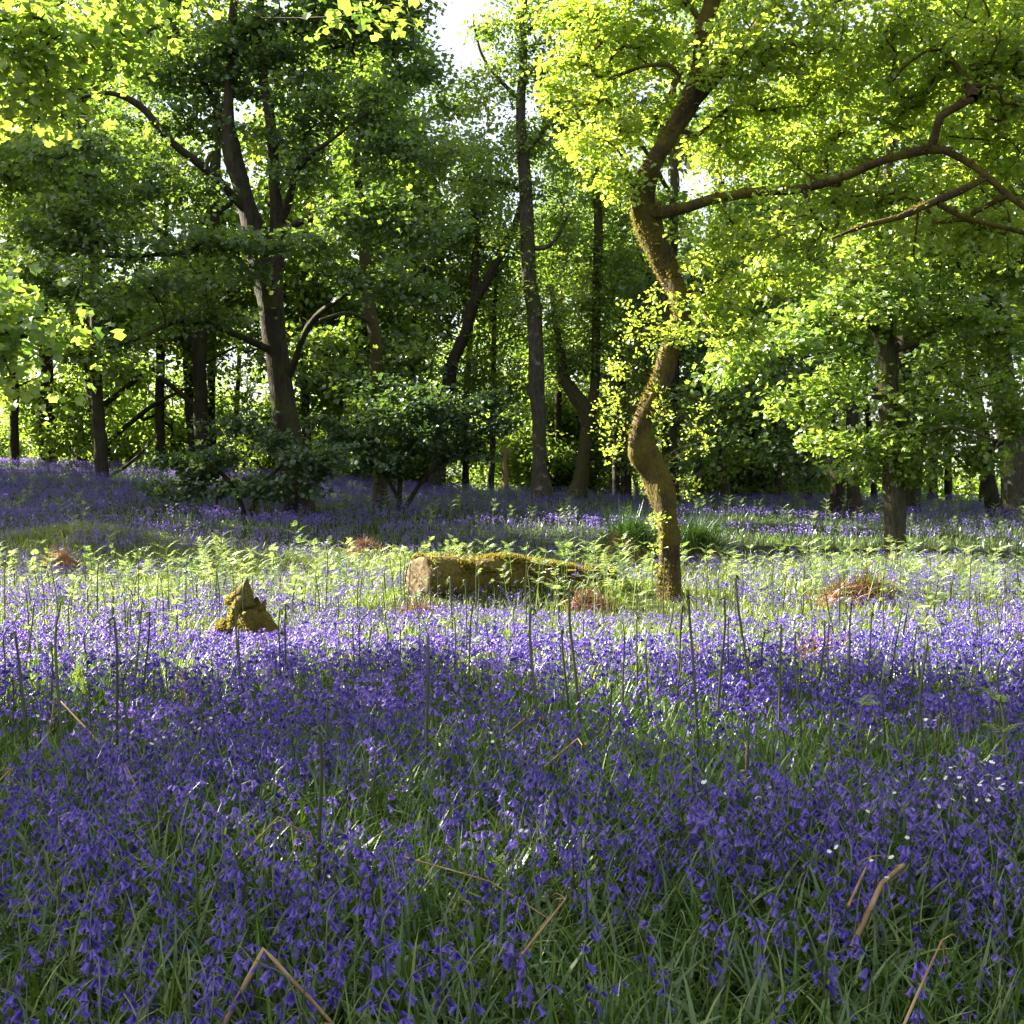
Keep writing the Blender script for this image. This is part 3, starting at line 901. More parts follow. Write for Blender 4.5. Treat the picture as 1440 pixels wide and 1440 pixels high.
simple_tree("beech_tree", "straight black trunk just behind the twisted oak", [(948, 706, 15), (947, 650, 12), (947, 600, 12), (950, 500, 12), (949, 400, 10), (945, 280, 7)],
            [(990, 480, 45, 45), (920, 400, 45, 45), (960, 580, 40, 40), (930, 300, 45, 45), (1000, 380, 50, 45), (960, 650, 40, 30), (900, 490, 40, 40)], M["bark_dark"], "maple_leaf", dens=4, size=0.18, Y=40, tm=MAPLE)
simple_tree("beech_tree", "short reddish-lit trunk under the dark boughs right of the oak", [(1022, 714, 20), (1021, 695, 15), (1017, 660, 13), (1015, 600, 11), (1012, 500, 8)],
            [(1040, 650, 40, 26), (1010, 600, 40, 36), (1030, 520, 50, 40)], M["bark_mossy"], Y=43)
simple_tree("beech_tree", "slender dark trunk in front of the bright gap right of the oak", [(1138, 708, 10), (1137, 660, 8), (1135, 600, 7), (1133, 500, 5)], [(1130, 560, 40, 36), (1120, 630, 40, 26)], M["bark_dark"], Y=46)
simple_tree("beech_tree", "short dark trunk between the oak and the reddish-lit trunk", [(985, 708, 12), (984, 680, 10), (982, 620, 8), (980, 520, 6)], [(985, 600, 36, 36), (975, 540, 40, 36)], M["bark_dark"], Y=46)
simple_tree("beech_tree", "stout dark trunk seen behind the foot of the flaky maple", [(1288, 712, 19), (1287, 680, 16), (1285, 620, 14), (1282, 500, 10)], [(1300, 600, 45, 40), (1280, 520, 45, 40)], M["bark_dark"], Y=47)
simple_tree("beech_tree", "stout dark trunk right of the one behind the flaky maple", [(1311, 713, 17), (1311, 680, 14), (1314, 620, 12), (1318, 500, 9)], [(1330, 560, 40, 40), (1320, 480, 45, 40)], M["bark_dark"], Y=49)
simple_tree("beech_tree", "stubby dark trunk glimpsed left of the twisted oak's middle", [(880, 702, 20), (880, 680, 17), (879, 640, 14), (876, 560, 10), (870, 460, 6)], [(890, 610, 40, 30), (880, 530, 40, 36)], M["bark_dark"], Y=42)

# dead snag
b = ground(711, 689)
sn = Tree("dead_stub", b, "thin broken reddish dead trunk standing left of the straight grey trunk", M["dead_stalk"], "dead trunk")
sn.px_limb([(711, 696, 11), (711, 684, 9), (710, 660, 8), (710, 645, 7), (713, 630, 5)], b[1], sides=8, bump=0.2, step=0.1)
sn.px_limb([(711, 648, 4), (706, 638, 3), (703, 630, 2)], b[1], sides=5)
sn.finish()

# --- low saplings round the big maple
def sapling(label, px, py, stems, C, dens=8, mat="dark_leaf", Y=None, size=0.13):
    b = ground(px, py)
    t = Tree("maple_sapling", b, label, M["bark_dark"], "sapling")
    for s in stems:
        t.px_limb(s, b[1], sides=6, step=0.2)
    T = t.clumps(C, b[1], dens)
    crown_of(t, T, 40, 0.5, size, MAPLE, M[mat], 0.006, flat=0.3, up=1.1)


sapling("low spreading maple sapling hiding the foot of the big forking maple", 345, 728,
        [[(345, 735, 8), (335, 700, 7), (318, 672, 6, -.2), (290, 650, 4, -.4)], [(348, 733, 8), (365, 690, 7), (395, 655, 5, -.4), (420, 640, 4, -.7)], [(304, 715, 4, -.2), (305, 700, 4, -.2), (330, 685, 4)]],
        [(300, 650, 60, 30), (360, 620, 55, 30), (270, 680, 45, 22), (420, 660, 45, 34, -.9), (340, 690, 60, 22, -.3), (460, 650, 50, 40, -.9), (400, 690, 60, 18, -1), (250, 640, 40, 24, .4), (330, 590, 40, 24, .3), (215, 690, 40, 14, .2)])
sapling("rounded dark green maple sapling spreading in front of the sunlit-foot trunk", 560, 722,
        [[(560, 730, 9), (562, 690, 7), (570, 640, 6), (590, 590, 4)], [(562, 725, 7), (600, 670, 6), (640, 640, 5), (680, 625, 3)], [(560, 700, 6), (530, 650, 5, -.2), (500, 610, 4, -.4)]],
        [(560, 560, 65, 36), (630, 565, 60, 36), (680, 590, 45, 36), (590, 620, 70, 34), (520, 600, 55, 36, -.3), (650, 640, 50, 26), (500, 640, 50, 32, -.5), (550, 660, 55, 20, -.5), (700, 560, 30, 24), (460, 600, 35, 26)])

# --- overhanging tree whose trunk stands beyond the left edge
nb = np.array([-14.6, 8.0, float(H(-14.6, 8.0))])
nt_ = Tree("overhanging_maple", nb, "overhanging maple with sunlit yellow-green sprays drooping into the top left corner", M["bark_grey"], "tree")
nt_.limb([(-14.6, 8.0, -0.2, .42), (-14.5, 8.0, 2, .34), (-14.3, 8.1, 5, .30), (-14, 8.2, 8, .24), (-13.8, 8.2, 11, .16), (-13.6, 8.2, 14, .08)], sides=14)
nt_.limb([(-14.2, 8.1, 6, .16), (-12, 9.0, 7.8, .12), (-9.0, 9.8, 8.0, .09), (-6.4, 9.8, 7.2, .055), (-4.8, 9.8, 6.2, .035), (-4.1, 9.8, 5.2, .02)], sides=8)
nt_.limb([(-9.0, 9.8, 8.0, .06), (-7.0, 9.8, 7.6, .045), (-4.6, 9.8, 6.6, .03), (-3.5, 9.8, 6.0, .018)], sides=7)
nt_.limb([(-14.4, 8.0, 4, .14), (-12, 8.6, 4.6, .10), (-7.5, 8.8, 4.0, .06), (-4.5, 8.8, 3.0, .03)], sides=7)
for k in range(9):
    a = k * 0.7 + 0.3
    h0 = 4.5 + k * 0.8
    nt_.limb([(-14.1, 8.1, h0, .13), (-14 + 2.6 * math.cos(a), 8.1 + 1.5 * math.sin(a), h0 + 1.2, .08), (-14 + 5.2 * math.cos(a), 7.6 + 2.4 * math.sin(a), h0 + 1.8, .03)], sides=7)
vis = [(60, 30, 80, 45, 0, .5), (150, 40, 60, 40, .2, .5), (150, 90, 26, 24, .2, .3), (175, 15, 40, 26), (30, 110, 50, 50, 0, .5), (240, 0, 24, 16, .2, .3), (200, 60, 12, 14, .2, .2), (535, 5, 26, 18, 0.2, .3, 1.2), (85, 150, 30, 45, 0, .4, .5),
       (30, 470, 55, 40, -.2, .5), (70, 450, 36, 26, -.2, .4), (20, 540, 40, 30, -.2, .5), (10, 390, 30, 36, 0, .5), (-60, 470, 60, 60), (-80, 80, 90, 100)]
T = np.vstack([nt_.clumps(vis[:9] + vis[-1:], 9.8, 17), nt_.clumps(vis[9:-1], 8.8, 26)])
# the part of its crown beyond the left edge, whose shadow lies over the foreground
nc = 1250
v = nrm(rng.normal(size=(nc, 3))) * rng.random((nc, 1)) ** 0.4
Tc = np.array([-13.9, 8.0, 10.2]) + v * np.array([6.6, 4.4, 3.8])
ang = np.abs(Tc[:, 0]) / np.maximum(Tc[:, 1], .1)
Tc = Tc[ang > 0.56]
T = np.vstack([T, Tc])
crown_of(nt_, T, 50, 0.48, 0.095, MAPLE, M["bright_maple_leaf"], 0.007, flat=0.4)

# a neighbour behind it, and one beside the viewer, keep the foreground in shade
def off_tree(label, base, cen, radii, n, mat, hgt, size=.16, leafn=34):
    bb = np.array([base[0], base[1], float(H(base[0], base[1]))])
    t = Tree("overhanging_maple", bb, label, M["bark_grey"], "tree")
    c = np.array(cen)
    t.limb([(*(bb - [0, 0, .3]), .40), (bb[0], bb[1], 2.5, .3), ((bb[0] + c[0]) / 2, (bb[1] + c[1]) / 2, hgt * .5, .24), (c[0], c[1], hgt * .9, .08)], sides=12)
    v = nrm(rng.normal(size=(n, 3))) * rng.random((n, 1)) ** 0.4
    T = c + v * np.array(radii)
    crown_of(t, T, leafn, 0.7, size, MAPLE, M[mat], 0.009, flat=0.45)


# --- generic trees that fill the wood
def proto(seed, hgt, rad, low, bark, leafm, n=420, leafn=44, size=0.24, nclump=26):
    g = np.random.default_rng(seed)
    t = Tree("woodland_tree", (0, 0, 0), "woodland tree", bark, "tree", "trees filling the wood behind")
    lean = g.normal(size=2) * 0.6
    pts = [(0, 0, -0.4, .34), (0, 0, .4, .26)]
    for f in (.25, .5, .75, 1):
        pts.append((lean[0] * f + g.normal() * .2, lean[1] * f + g.normal() * .2, hgt * f * .93, .25 * (1 - f) ** .8 + .03))
    t.limb(pts, sides=10, step=.4)
    for k in range(8):
        a = g.random() * 6.28
        h0 = hgt * (low + (0.8 - low) * k / 8)
        L = rad * (0.9 - 0.4 * k / 8)
        t.limb([(0, 0, h0, .10), (L * .5 * math.cos(a), L * .5 * math.sin(a), h0 + L * .35, .07), (L * math.cos(a), L * math.sin(a), h0 + L * .55, .02)], sides=6, step=.4)
    out = []
    for k in range(nclump):
        a = g.random() * 6.28
        f = low + (1.02 - low) * g.random()
        prof = math.sin(min(1, (f - low + .18) / (1.15 - low)) * math.pi) ** .6
        rr = rad * prof * (0.25 + 0.75 * math.sqrt(g.random()))
        c = np.array([rr * math.cos(a), rr * math.sin(a), f * hgt])
        s = rad * (0.22 + 0.2 * g.random())
        m = max(6, int(n / nclump))
        v = nrm(g.normal(size=(m, 3))) * g.random((m, 1)) ** .4
        out.append(c + v * np.array([s, s, s * .6]))
    crown_of(t, np.vstack(out), leafn, 0.9, size, KITE, M[leafm], 0.012, flat=0.6, up=.8)
    return t.root


protos = [proto(1, 17, 4.6, .12, M["bark_dark"], "wood_leaf"), proto(2, 20, 5.2, .22, M["bark_grey"], "wood_leaf"),
          proto(3, 14, 4.2, .06, M["bark_dark"], "wood_leaf"), proto(4, 18, 5.4, .10, M["bark_mossy"], "maple_leaf")]
# understorey bush
bush_proto = proto(5, 4.2, 2.4, .02, M["bark_dark"], "wood_leaf", n=260, leafn=40, size=.17, nclump=16)
bush_proto.name = "hazel_bush"
spots = [(-30, 40), (-8, 62), (-11, 72), (6, 66), (3, 76), (11, 58), (14, 70), (19, 62), (20, 75), (32, 58), (-1, 86), (10, 88),
         (-24, 33), (-34, 34), (-38, 40), (-21, 42), (-40, 44), (22, 44), (28, 36), (-6, 48), (-12, 43), (-8, 48), (-17, 46), (7, 49), (13, 36), (17, 47), (12, 52)]
spots += [(3, 62)]
spots += [(10.5, 1.5), (-9, -1.5), (13, 8.5), (16.5, 18)]  # unseen trees added round the viewer to cut skylight on the foreground
first = set()
lab = {0: "broad leafy woodland tree behind the nearer trunks, foliage reaching low", 1: "tall pale-barked woodland tree behind the nearer trunks, crown set high",
       2: "short bushy woodland tree behind the nearer trunks, foliage to the ground", 3: "dark spreading woodland tree behind the nearer trunks with mossy bark"}
for i, (x, y) in enumerate(spots):
    k = i % 4 if not (x > 15 and y < 60) else 1
    o = protos[k]
    tallk = 1.25 if (x > 3 and y < 55) else 1.0
    if k in first:
        o = copy_tree(o)
    first.add(k)
    o.location = (x, y, float(H(x, y)) - .1)
    o.rotation_euler = (0, 0, rng.random() * 6.28)
    s = 0.85 + 0.35 * rng.random()
    o.scale = (s, s, s * (0.95 + .2 * rng.random()) * tallk)
    tag(o, lab[k], "tree", "trees filling the wood behind")
    if y < 20:
        tag(o, "unseen leafy tree added beside or behind the viewer to block skylight", "tree", "unseen trees added around the viewer for shade")
bspots = [(-20, 52), (-12, 54), (-7.5, 50), (-4, 53), (2, 56), (8, 52), (11, 49), (14.5, 55), (4, 58), (-9, 60), (-16, 60), (9.5, 61), (-27, 57), (0, 62), (17, 66)]
for i, (x, y) in enumerate(bspots):
    o = bush_proto if i == 0 else copy_tree(bush_proto)
    o.location = (x, y, float(H(x, y)) - .1)
    o.rotation_euler = (0, 0, rng.random() * 6.28)
    s = 0.8 + 0.6 * rng.random()
    o.scale = (s, s, s)
    tag(o, "leafy understorey bush standing on the far rise among the trunks", "bush", "understorey bushes along the far rise")

# slim bare trunks that stand one behind another through the wood
pt = Tree("slim_tree", (0, 0, 0), "slim", M["bark_dark"], "tree")
pt.limb([(0, 0, -.4, .24), (0.02, 0, .3, .17), (.1, .05, 4, .15), (.0, .2, 8, .12), (.25, .1, 12, .08), (.2, 0, 15, .03)], sides=9, step=.4)
for k in range(6):
    a = k * 2.3
    h0 = 3.5 + k * 1.6
    pt.limb([(.08, .05, h0, .05), (.08 + 1.0 * math.cos(a), 1.0 * math.sin(a), h0 + .5, .035), (2.1 * math.cos(a), 2.1 * math.sin(a), h0 + .7, .012)], sides=5, step=.4)
v = nrm(rng.normal(size=(150, 3))) * rng.random((150, 1)) ** .45
crown_of(pt, np.array([.1, .1, 10.5]) + v * np.array([2.6, 2.6, 5.0]), 34, .8, .2, KITE, M["wood_leaf"], .01, flat=.6)
for i, (px_, y) in enumerate([(20, 44), (95, 52), (205, 58), (300, 49), (330, 56), (470, 52), (500, 47), (575, 50), (655, 52), (690, 48), (790, 55), (866, 50), (1060, 50), (1095, 45), (1230, 52), (1335, 50)]):
    o = pt.root if i == 0 else copy_tree(pt.root)
    x = (px_ - 720) / FPX * y
    o.location = (x, y, float(H(x, y)) - .1)
    o.rotation_euler = (rng.normal() * .03, rng.normal() * .03, rng.random() * 6.28)
    s = .8 + .5 * rng.random()
    o.scale = (s, s, .8 + .3 * rng.random())
    tag(o, "slim dark bare-stemmed tree, one of the thin trunks standing far back in the wood", "tree", "slim dark trunks far back in the wood")

# far woodland mass
mb = MB()
fw = []
for k in range(150):
    x, y = rng.uniform(-75, 45), rng.uniform(92, 120)
    hh = rng.uniform(7, 15) if x < 22 else rng.uniform(2, 4)
    fw.append((x, y, hh))
    tube(mb, [(x, y, -.5), (x + rng.normal() * .3, y, hh * .9)], [.25, .06], 5, 0, m=1)
c = np.array(fw)
ncl = 7
cc = np.repeat(c, ncl, 0)
zz = cc[:, 2] * (0.15 + 0.85 * rng.random(len(cc)))
TP = np.stack([cc[:, 0] + rng.normal(size=len(cc)) * 2, cc[:, 1] + rng.normal(size=len(cc)) * 2, zz], -1)
TP = np.repeat(TP, 5, 0) + rng.normal(size=(len(TP) * 5, 3)) * np.array([1.2, 1.2, .7])
leaves(mb, TP, nrm(rng.normal(size=TP.shape)), 14, 1.1, .5, KITE, flat=.7)
tag(mb.obj("far_woodland", [M["wood_leaf"], M["bark_dark"]]), kind="stuff")
# ================================================================== THINGS ON THE WOODLAND FLOOR
# --- the mossy log
lb = ground(600, 846)
YL = 13.4
lb = at(600, 820, YL)
lb[2] = float(H(lb[0], lb[1]))
log = empty("fallen_log", lb, "thick mossy fallen log lying in the sunlit flowers left of the twisted oak", "log")


def lp(px, py, w_, dY):
    p = at(px, py, YL + dY)
    return (*(p - lb), w_ * (YL + dY) / FPX / 2)


axis = np.array([lp(589, 812, 62, 0), lp(606, 812, 61, .12), lp(640, 813, 57, .3), (*lp(672, 813, 55, .5),), lp(708, 811, 57, .7), lp(750, 812, 46, 1.0), lp(795, 812, 36, 1.3), lp(835, 811, 27, 1.6), lp(866, 808, 16, 1.8)])
P, r = smooth_path(axis[:, :3], axis[:, 3], 0.05)
r = r * (1 + 0.05 * vnoise(np.arange(len(r)) * .05, np.zeros(len(r)), .45, 4))
P = P + np.stack([0 * r, 0 * r, .015 * vnoise(np.arange(len(r)) * .05, np.zeros(len(r)), .6, 9)], -1)
mb = MB()
tube(mb, P, r, 28, 0.075, seed=3.3)
body = mb.obj("log_body", M["bark_log"], log, smooth=True)
# cut end: a rough weathered face of broken rings
mb = MB()
ax = nrm(P[0] - P[2])
e1 = nrm(np.cross(ax, [0, 0, 1]))
e2 = np.cross(e1, ax)
aa = np.arange(28) / 28 * 2 * math.pi
V = []
wob = 1 + .09 * vnoise(np.cos(aa) * 2, np.sin(aa) * 2, .7, 31)
for i_, (f_, o_) in enumerate(((1.0, -.14), (.98, -.01), (.84, .02), (.62, .02), (.4, .02), (.2, .02))):
    rr = r[0] * f_ * wob * (1 + .02 * rng.normal(size=28) * (f_ < .97))
    V.append(P[0] + rr[:, None] * (np.cos(aa)[:, None] * e1 + np.sin(aa)[:, None] * e2) + ax * (o_ + (.007 * rng.normal(size=(28, 1)) if i_ > 1 else 0)))
V = np.vstack(V + [[P[0] + ax * .01]])
i_ = np.arange(5)[:, None] * 28
j = np.arange(28)[None]
Q = np.stack([i_ + j, i_ + (j + 1) % 28, i_ + 28 + (j + 1) % 28, i_ + 28 + j], -1).reshape(-1, 4)
j = np.arange(28)
mb.add(V, Q, np.stack([140 + j, 140 + (j + 1) % 28, np.full(28, 168)], -1))
mb.obj("cut_end", M["cut_wood"], log, smooth=True)
mb = MB()
for k in range(3):
    mb = MB()
    i0 = int(len(P) * (.55 + .13 * k))
    d = nrm(np.array([rng.normal() * .3 + .3, -1, .3]))
    q = P[i0] + d * r[i0] * .8
    tube(mb, [q, q + d * .12 + [0.05, 0, .03], q + d * .2 + [.12, 0, .02]], [.035, .028, .012], 6, .1)
    mb.obj("branch_stub", M["bark_log"], log)
moss_fuzz(body, "moss", 15000, 0.045, log, uplim=-.3)

# --- pointed mossy root stump
YS = 10.4
sb = at(343, 850, YS)
sb[2] = float(H(sb[0], sb[1]))
st = empty("root_stump", sb, "jagged mossy root stump with a pointed tip among the sunlit flowers", "stump")


def sp_(px, py, w_, dY=0):
    p = at(px, py, YS + dY) - sb
    return (*p, w_ * YS / FPX / 2)


mb = MB()
# low ragged body with ridges running down from a broken point
n_, m_ = 40, 18
kx = YS / FPX
V = []
for i_ in range(m_):
    f_ = i_ / (m_ - 1)
    for t_ in np.arange(n_) / n_ * 2 * math.pi:
        ridge = 1 + .30 * math.cos(5 * t_ + 1.2) * (1 - .4 * f_)
        rr = (1 - f_) ** 1.15 * ridge + .04
        V.append((78 * kx * rr * math.cos(t_) + 6 * kx * f_, 52 * kx * rr * math.sin(t_), -.06 + .56 * f_))
V = np.array(V)
V += .06 * np.stack([vnoise(V[:, 0] * 9, V[:, 2] * 6 + V[:, 1] * 5, 1, k) for k in (3, 4, 5)], -1)
V += .028 * np.stack([vnoise(V[:, 0] * 26, V[:, 2] * 14 + V[:, 1] * 20, 1, k) for k in (6, 7, 8)], -1)
i_ = np.arange(m_ - 1)[:, None] * n_
j = np.arange(n_)[None]
mb.add(V, np.stack([i_ + j, i_ + (j + 1) % n_, i_ + n_ + (j + 1) % n_, i_ + n_ + j], -1).reshape(-1, 4))
for lim in ([(347, 813, 2), (346, 820, 9), (343, 830, 22), (340, 850, 44)],
            [(326, 836, 2, -.05), (327, 842, 6, -.05), (325, 852, 11, -.05)], [(374, 842, 2, -.02), (371, 848, 6, -.02), (367, 858, 10, -.02)],
            [(338, 842, 12, -.14), (331, 856, 12, -.28), (326, 885, 9, -.34)]):
    a = np.array([sp_(*q) for q in lim])
    P, r = smooth_path(a[:, :3], a[:, 3], .03)
    tube(mb, P, r, 12, .3, seed=rng.random() * 40)
body = mb.obj("stump_body", M["bark_log"], st, smooth=True)
moss_fuzz(body, "moss", 5000, 0.03, st, uplim=-.4)


# --- low lumps: reddish heaps of dead bracken, soil, tussocks
KEEP_OFF = []


def lump(name, label, cat, px, py, wpx, hpx, parts, seed=0, depth=.8):
    b = ground(px, py)
    k = b[1] / FPX
    rx, rz = wpx * k / 2, hpx * k
    o = empty(name, b, label, cat)
    KEEP_OFF.append((b[0], b[1], rx * .75))
    g = np.random.default_rng(seed)
    n, m = 36, 14
    th = np.arange(n) / n * 2 * math.pi
    ph = np.linspace(0, 1, m) * math.pi / 2
    V = []
    for p in ph:
        cr = math.cos(p)
        for t in th:
            V.append((rx * cr * math.cos(t), rx * depth * cr * math.sin(t), rz * math.sin(p) - .04))
    V = np.array(V)
    nz = vnoise(V[:, 0] / rx * 2 + seed, V[:, 1] / rx * 2 + V[:, 2] * 3, .8, 3)
    V = V * (1 + .22 * nz[:, None])
    i = (np.arange(m - 1)[:, None] * n)
    j = np.arange(n)[None]
    Q = np.stack([i + j, i + (j + 1) % n, i + n + (j + 1) % n, i + n + j], -1).reshape(-1, 4)
    return o, MB().add(V, Q), V, rx, rz


def strands(V, n, L, wid, tint, up=.2, spread=1.0, seed=0):
    g = np.random.default_rng(seed)
    P = V[g.integers(0, len(V), n)] + g.normal(size=(n, 3)) * .03
    d = g.normal(size=(n, 3)) * np.array([spread, spread, .45]) + np.array([0, 0, up])
    tm = (np.array([(-.5, 0, 0), (.5, 0, 0), (-.4, .5, .10), (.4, .5, .10), (0, 1, 0.0)]) * np.array([wid, 1, 1]), np.array([(0, 1, 3, 2)]), np.array([(2, 3, 4)]))
    mb = MB()
    bake(mb, tm, P, frames(nrm(d), np.array([0, 0, 1.]) + g.normal(size=(n, 3)) * .3), L * (.5 + g.random(n)), tint[0] + (tint[1] - tint[0]) * g.random(n))
    return mb


for label, px, py, wp, hp, sd in (("reddish heap of dead bracken beside a mossy tussock, behind the taller stalks", 1188, 868, 105, 36, 1),
                                  ("pinkish brown heap of dead bracken straddling the edge of the shade", 1150, 958, 110, 48, 2),
                                  ("small rusty clump of dead bracken at the shade's edge below the oak", 972, 962, 40, 30, 3),
                                  ("dull brown clump of dead bracken in the shade behind the log's cut end", 512, 786, 60, 20, 4),
                                  ("rusty patch of dead bracken in front of the log's thin end", 825, 862, 70, 22, 5),
                                  ("small rusty clump of dead bracken among the bluebells at the right edge", 1436, 935, 50, 26, 6),
                                  ("low rusty patch of dead bracken left of the log among sunlit flowers", 590, 872, 60, 14, 7),
                                  ("small pinkish patch of dead bracken between shaded and sunlit bluebells", 400, 962, 46, 20, 8)):
    o, core, V, rx, rz = lump("dead_bracken_heap", label, "dead bracken", px, py, wp, hp, None, sd)
    core.obj("mound", M["soil"], o, smooth=True)
    strands(V, 1100, max(.16, rx * .5), .045, (0, 1), .35, 1, sd).obj("dead_fronds", M["dead_fern"], o)

o, core, V, rx, rz = lump("moss_tussock", "yellow mossy grass tussock at the right end of the reddish heap", "tussock", 1222, 862, 70, 34, None, 12)
core.obj("mound", M["bark_mossy"], o, smooth=True)
strands(V, 900, .3, .04, (.4, 1), .5, 1, 12).obj("blades", M["moss_tuft"], o)
for label, px, py, wp, hp, sd in (("dark arching sedge tussock just behind the left of the oak's foot", 888, 800, 90, 55, 21), ("dark arching sedge tussock just behind the right of the oak's foot", 978, 800, 70, 45, 22)):
    o, core, V, rx, rz = lump("sedge_tussock", label, "tussock", px, py, wp, hp, None, sd)
    core.obj("mound", M["soil"], o, smooth=True)
    strands(V, 1400, .5, .022, (0, .25), .8, .9, sd).obj("blades", M["strap_leaf"], o)  # blades tinted dark to stand in for shade behind the oak
o, core, V, rx, rz = lump("soil_patch", "bare reddish soil showing on the front of the grassy swell", "soil", 84, 812, 70, 34, None, 31, .6)
core.obj("earth", M["soil"], o, smooth=True)
strands(V, 300, .16, .05, (.2, .9), .5, 1, 31).obj("dead_fronds", M["dead_fern"], o)


# ------------------------------------------------------------------ flora
def scatter(n, y0, y1, marg=1.2, dens=None):
    """n candidates, uniform per ground area inside the view wedge, thinned by dens(x,y)"""
    y = np.sqrt(rng.uniform(y0 ** 2, y1 ** 2, n))
    half = 0.464 * y + marg
    x = rng.uniform(-1, 1, n) * half
    if dens is not None:
        keep = rng.random(n) < dens(x, y)
        x, y = x[keep], y[keep]
    return np.stack([x, y, H(x, y)], -1)


def rot_z(n, tilt=0.12):
    a = rng.random(n) * 2 * math.pi
    c, s = np.cos(a), np.sin(a)
    Rz = np.zeros((n, 3, 3))
    Rz[:, 0, 0], Rz[:, 0, 1], Rz[:, 1, 0], Rz[:, 1, 1], Rz[:, 2, 2] = c, -s, s, c, 1
    up = nrm(np.array([0, 0, 1.]) + rng.normal(size=(n, 3)) * tilt)
    x = nrm(np.cross(Rz[:, :, 1], up))
    y = np.cross(up, x)
    return np.stack([x, y, up], -1)


def blade(L, wid, bend, k, fold=.25):
    """strap leaf rising from the origin and arching over in +y"""
    V = []
    y = z = 0.0
    for i in range(k + 1):
        t = i / k
        a = math.pi / 2 - bend * t ** 1.4
        if i:
            y += math.cos(a) * L / k
            z += math.sin(a) * L / k
        ww = wid * (1 - t ** 2.2) * (.6 + .4 * min(1, t * 4)) * .5 + .0004
        V += [(-ww, y, z), (ww, y, z)]
    Q = [(2 * i, 2 * i + 1, 2 * i + 3, 2 * i + 2) for i in range(k)]
    return np.array(V), np.array(Q), None


def obstacles(P):
    """keep plants out of the log, the trunks and the stump"""
    ok = np.ones(len(P), bool)
    for (x, y, r_) in ((oak.base[0], oak.base[1], .3), (big.base[0], big.base[1], .5), (sb[0], sb[1], .35), *KEEP_OFF):
        ok &= (P[:, 0] - x) ** 2 + (P[:, 1] - y) ** 2 > r_ ** 2
    A = lb[:2]
    Bp = (lb + axis[-1, :3])[:2]
    ab = Bp - A
    t = np.clip(((P[:, :2] - A) @ ab) / (ab @ ab), 0, 1)
    ok &= np.linalg.norm(P[:, :2] - A - t[:, None] * ab, axis=1) > .36 - .22 * t
    return P[ok]


def tall(P):
    """plants stay lower in the worn clearing and right in front of the log"""
    x, y = P[:, 0], P[:, 1]
    f = np.interp(y, [0, 8, 11, 20, 24], [1, 1, .8, .8, 1])
    a, b_ = lb[0] - .3, lb[0] + 2.7
    inside = np.clip(1 - np.maximum(np.maximum(a - x, x - b_), 0) / .6, 0, 1) * np.clip(1 - np.abs(y - (lb[1] - .9)) / 1.6, 0, 1)
    f = f * np.where((np.abs(x - oak.base[0]) < .7) & (y < oak.base[1]) & (y > oak.base[1] - 2.5), .45, 1)
    f = f * np.where((np.abs(x - sb[0]) < .6) & (y < sb[1]) & (y > sb[1] - 1.2), .7, 1)
    return f * (1 - .5 * np.minimum(1, inside * 1.6))


# grass and strap leaves
mb = MB()
near_bl = [blade(1, .034 + .018 * i % .03, b_, 6) for i, b_ in enumerate((.5, 1.0, 1.5, 1.9, 2.3, 2.7))]
mid_bl = [blade(1, .036, b_, 4) for b_ in (.5, 1.0, 1.5, 2.1)]
far_bl = [blade(1, .05, b_, 3) for b_ in (.4, 1.0, 1.6)]


def grow_grass(P, bl, lo, hi, wide=1.0, tlo=0.0, thi=.8, m=0):
    pick = rng.integers(0, len(bl), len(P))
    for i, t in enumerate(bl):
        p = P[pick == i]
        n = len(p)
        L = (lo + (hi - lo) * rng.random(n)) * tall(p)
        S = np.stack([L * wide * (.6 + .8 * rng.random(n)), L, L], -1)
        bake(mb, t, p, rot_z(n, .22), S, tlo + (thi - tlo) * rng.random(n) ** 1.5, m)


patch = lambda x, y, s, sd: .5 + .5 * vnoise(x, y, s, sd)
grow_grass(obstacles(scatter(80000, 1.8, 5.5, .8)), near_bl, .15, .40, .78, 0, .9, 1)
grow_grass(obstacles(scatter(80000, 5.5, 10, 1)), mid_bl, .15, .36, .85, 0, .8, 1)
grow_grass(obstacles(scatter(115000, 7.2, 20, 1.5)), mid_bl, .16, .42, 1.1, .25, 1)  # paler tints put some of the clearing's sunlight into the blade colour
grow_grass(obstacles(scatter(60000, 20, 48, 4)), far_bl, .14, .28, 1.8, 0, .3)  # dark tints paint the shade under the far trees into the grass
# short bright grass on the swell
sw = np.stack([rng.normal(-7.9, 1.5, 6000), rng.normal(20.2, .8, 6000)], -1)
sw = np.column_stack([sw, H(sw[:, 0], sw[:, 1])])
grow_grass(sw, mid_bl, .12, .25, 1.3, .6, 1)
tag(mb.obj("grass", [M["grass_blade"], M["strap_leaf"]]), kind="stuff")


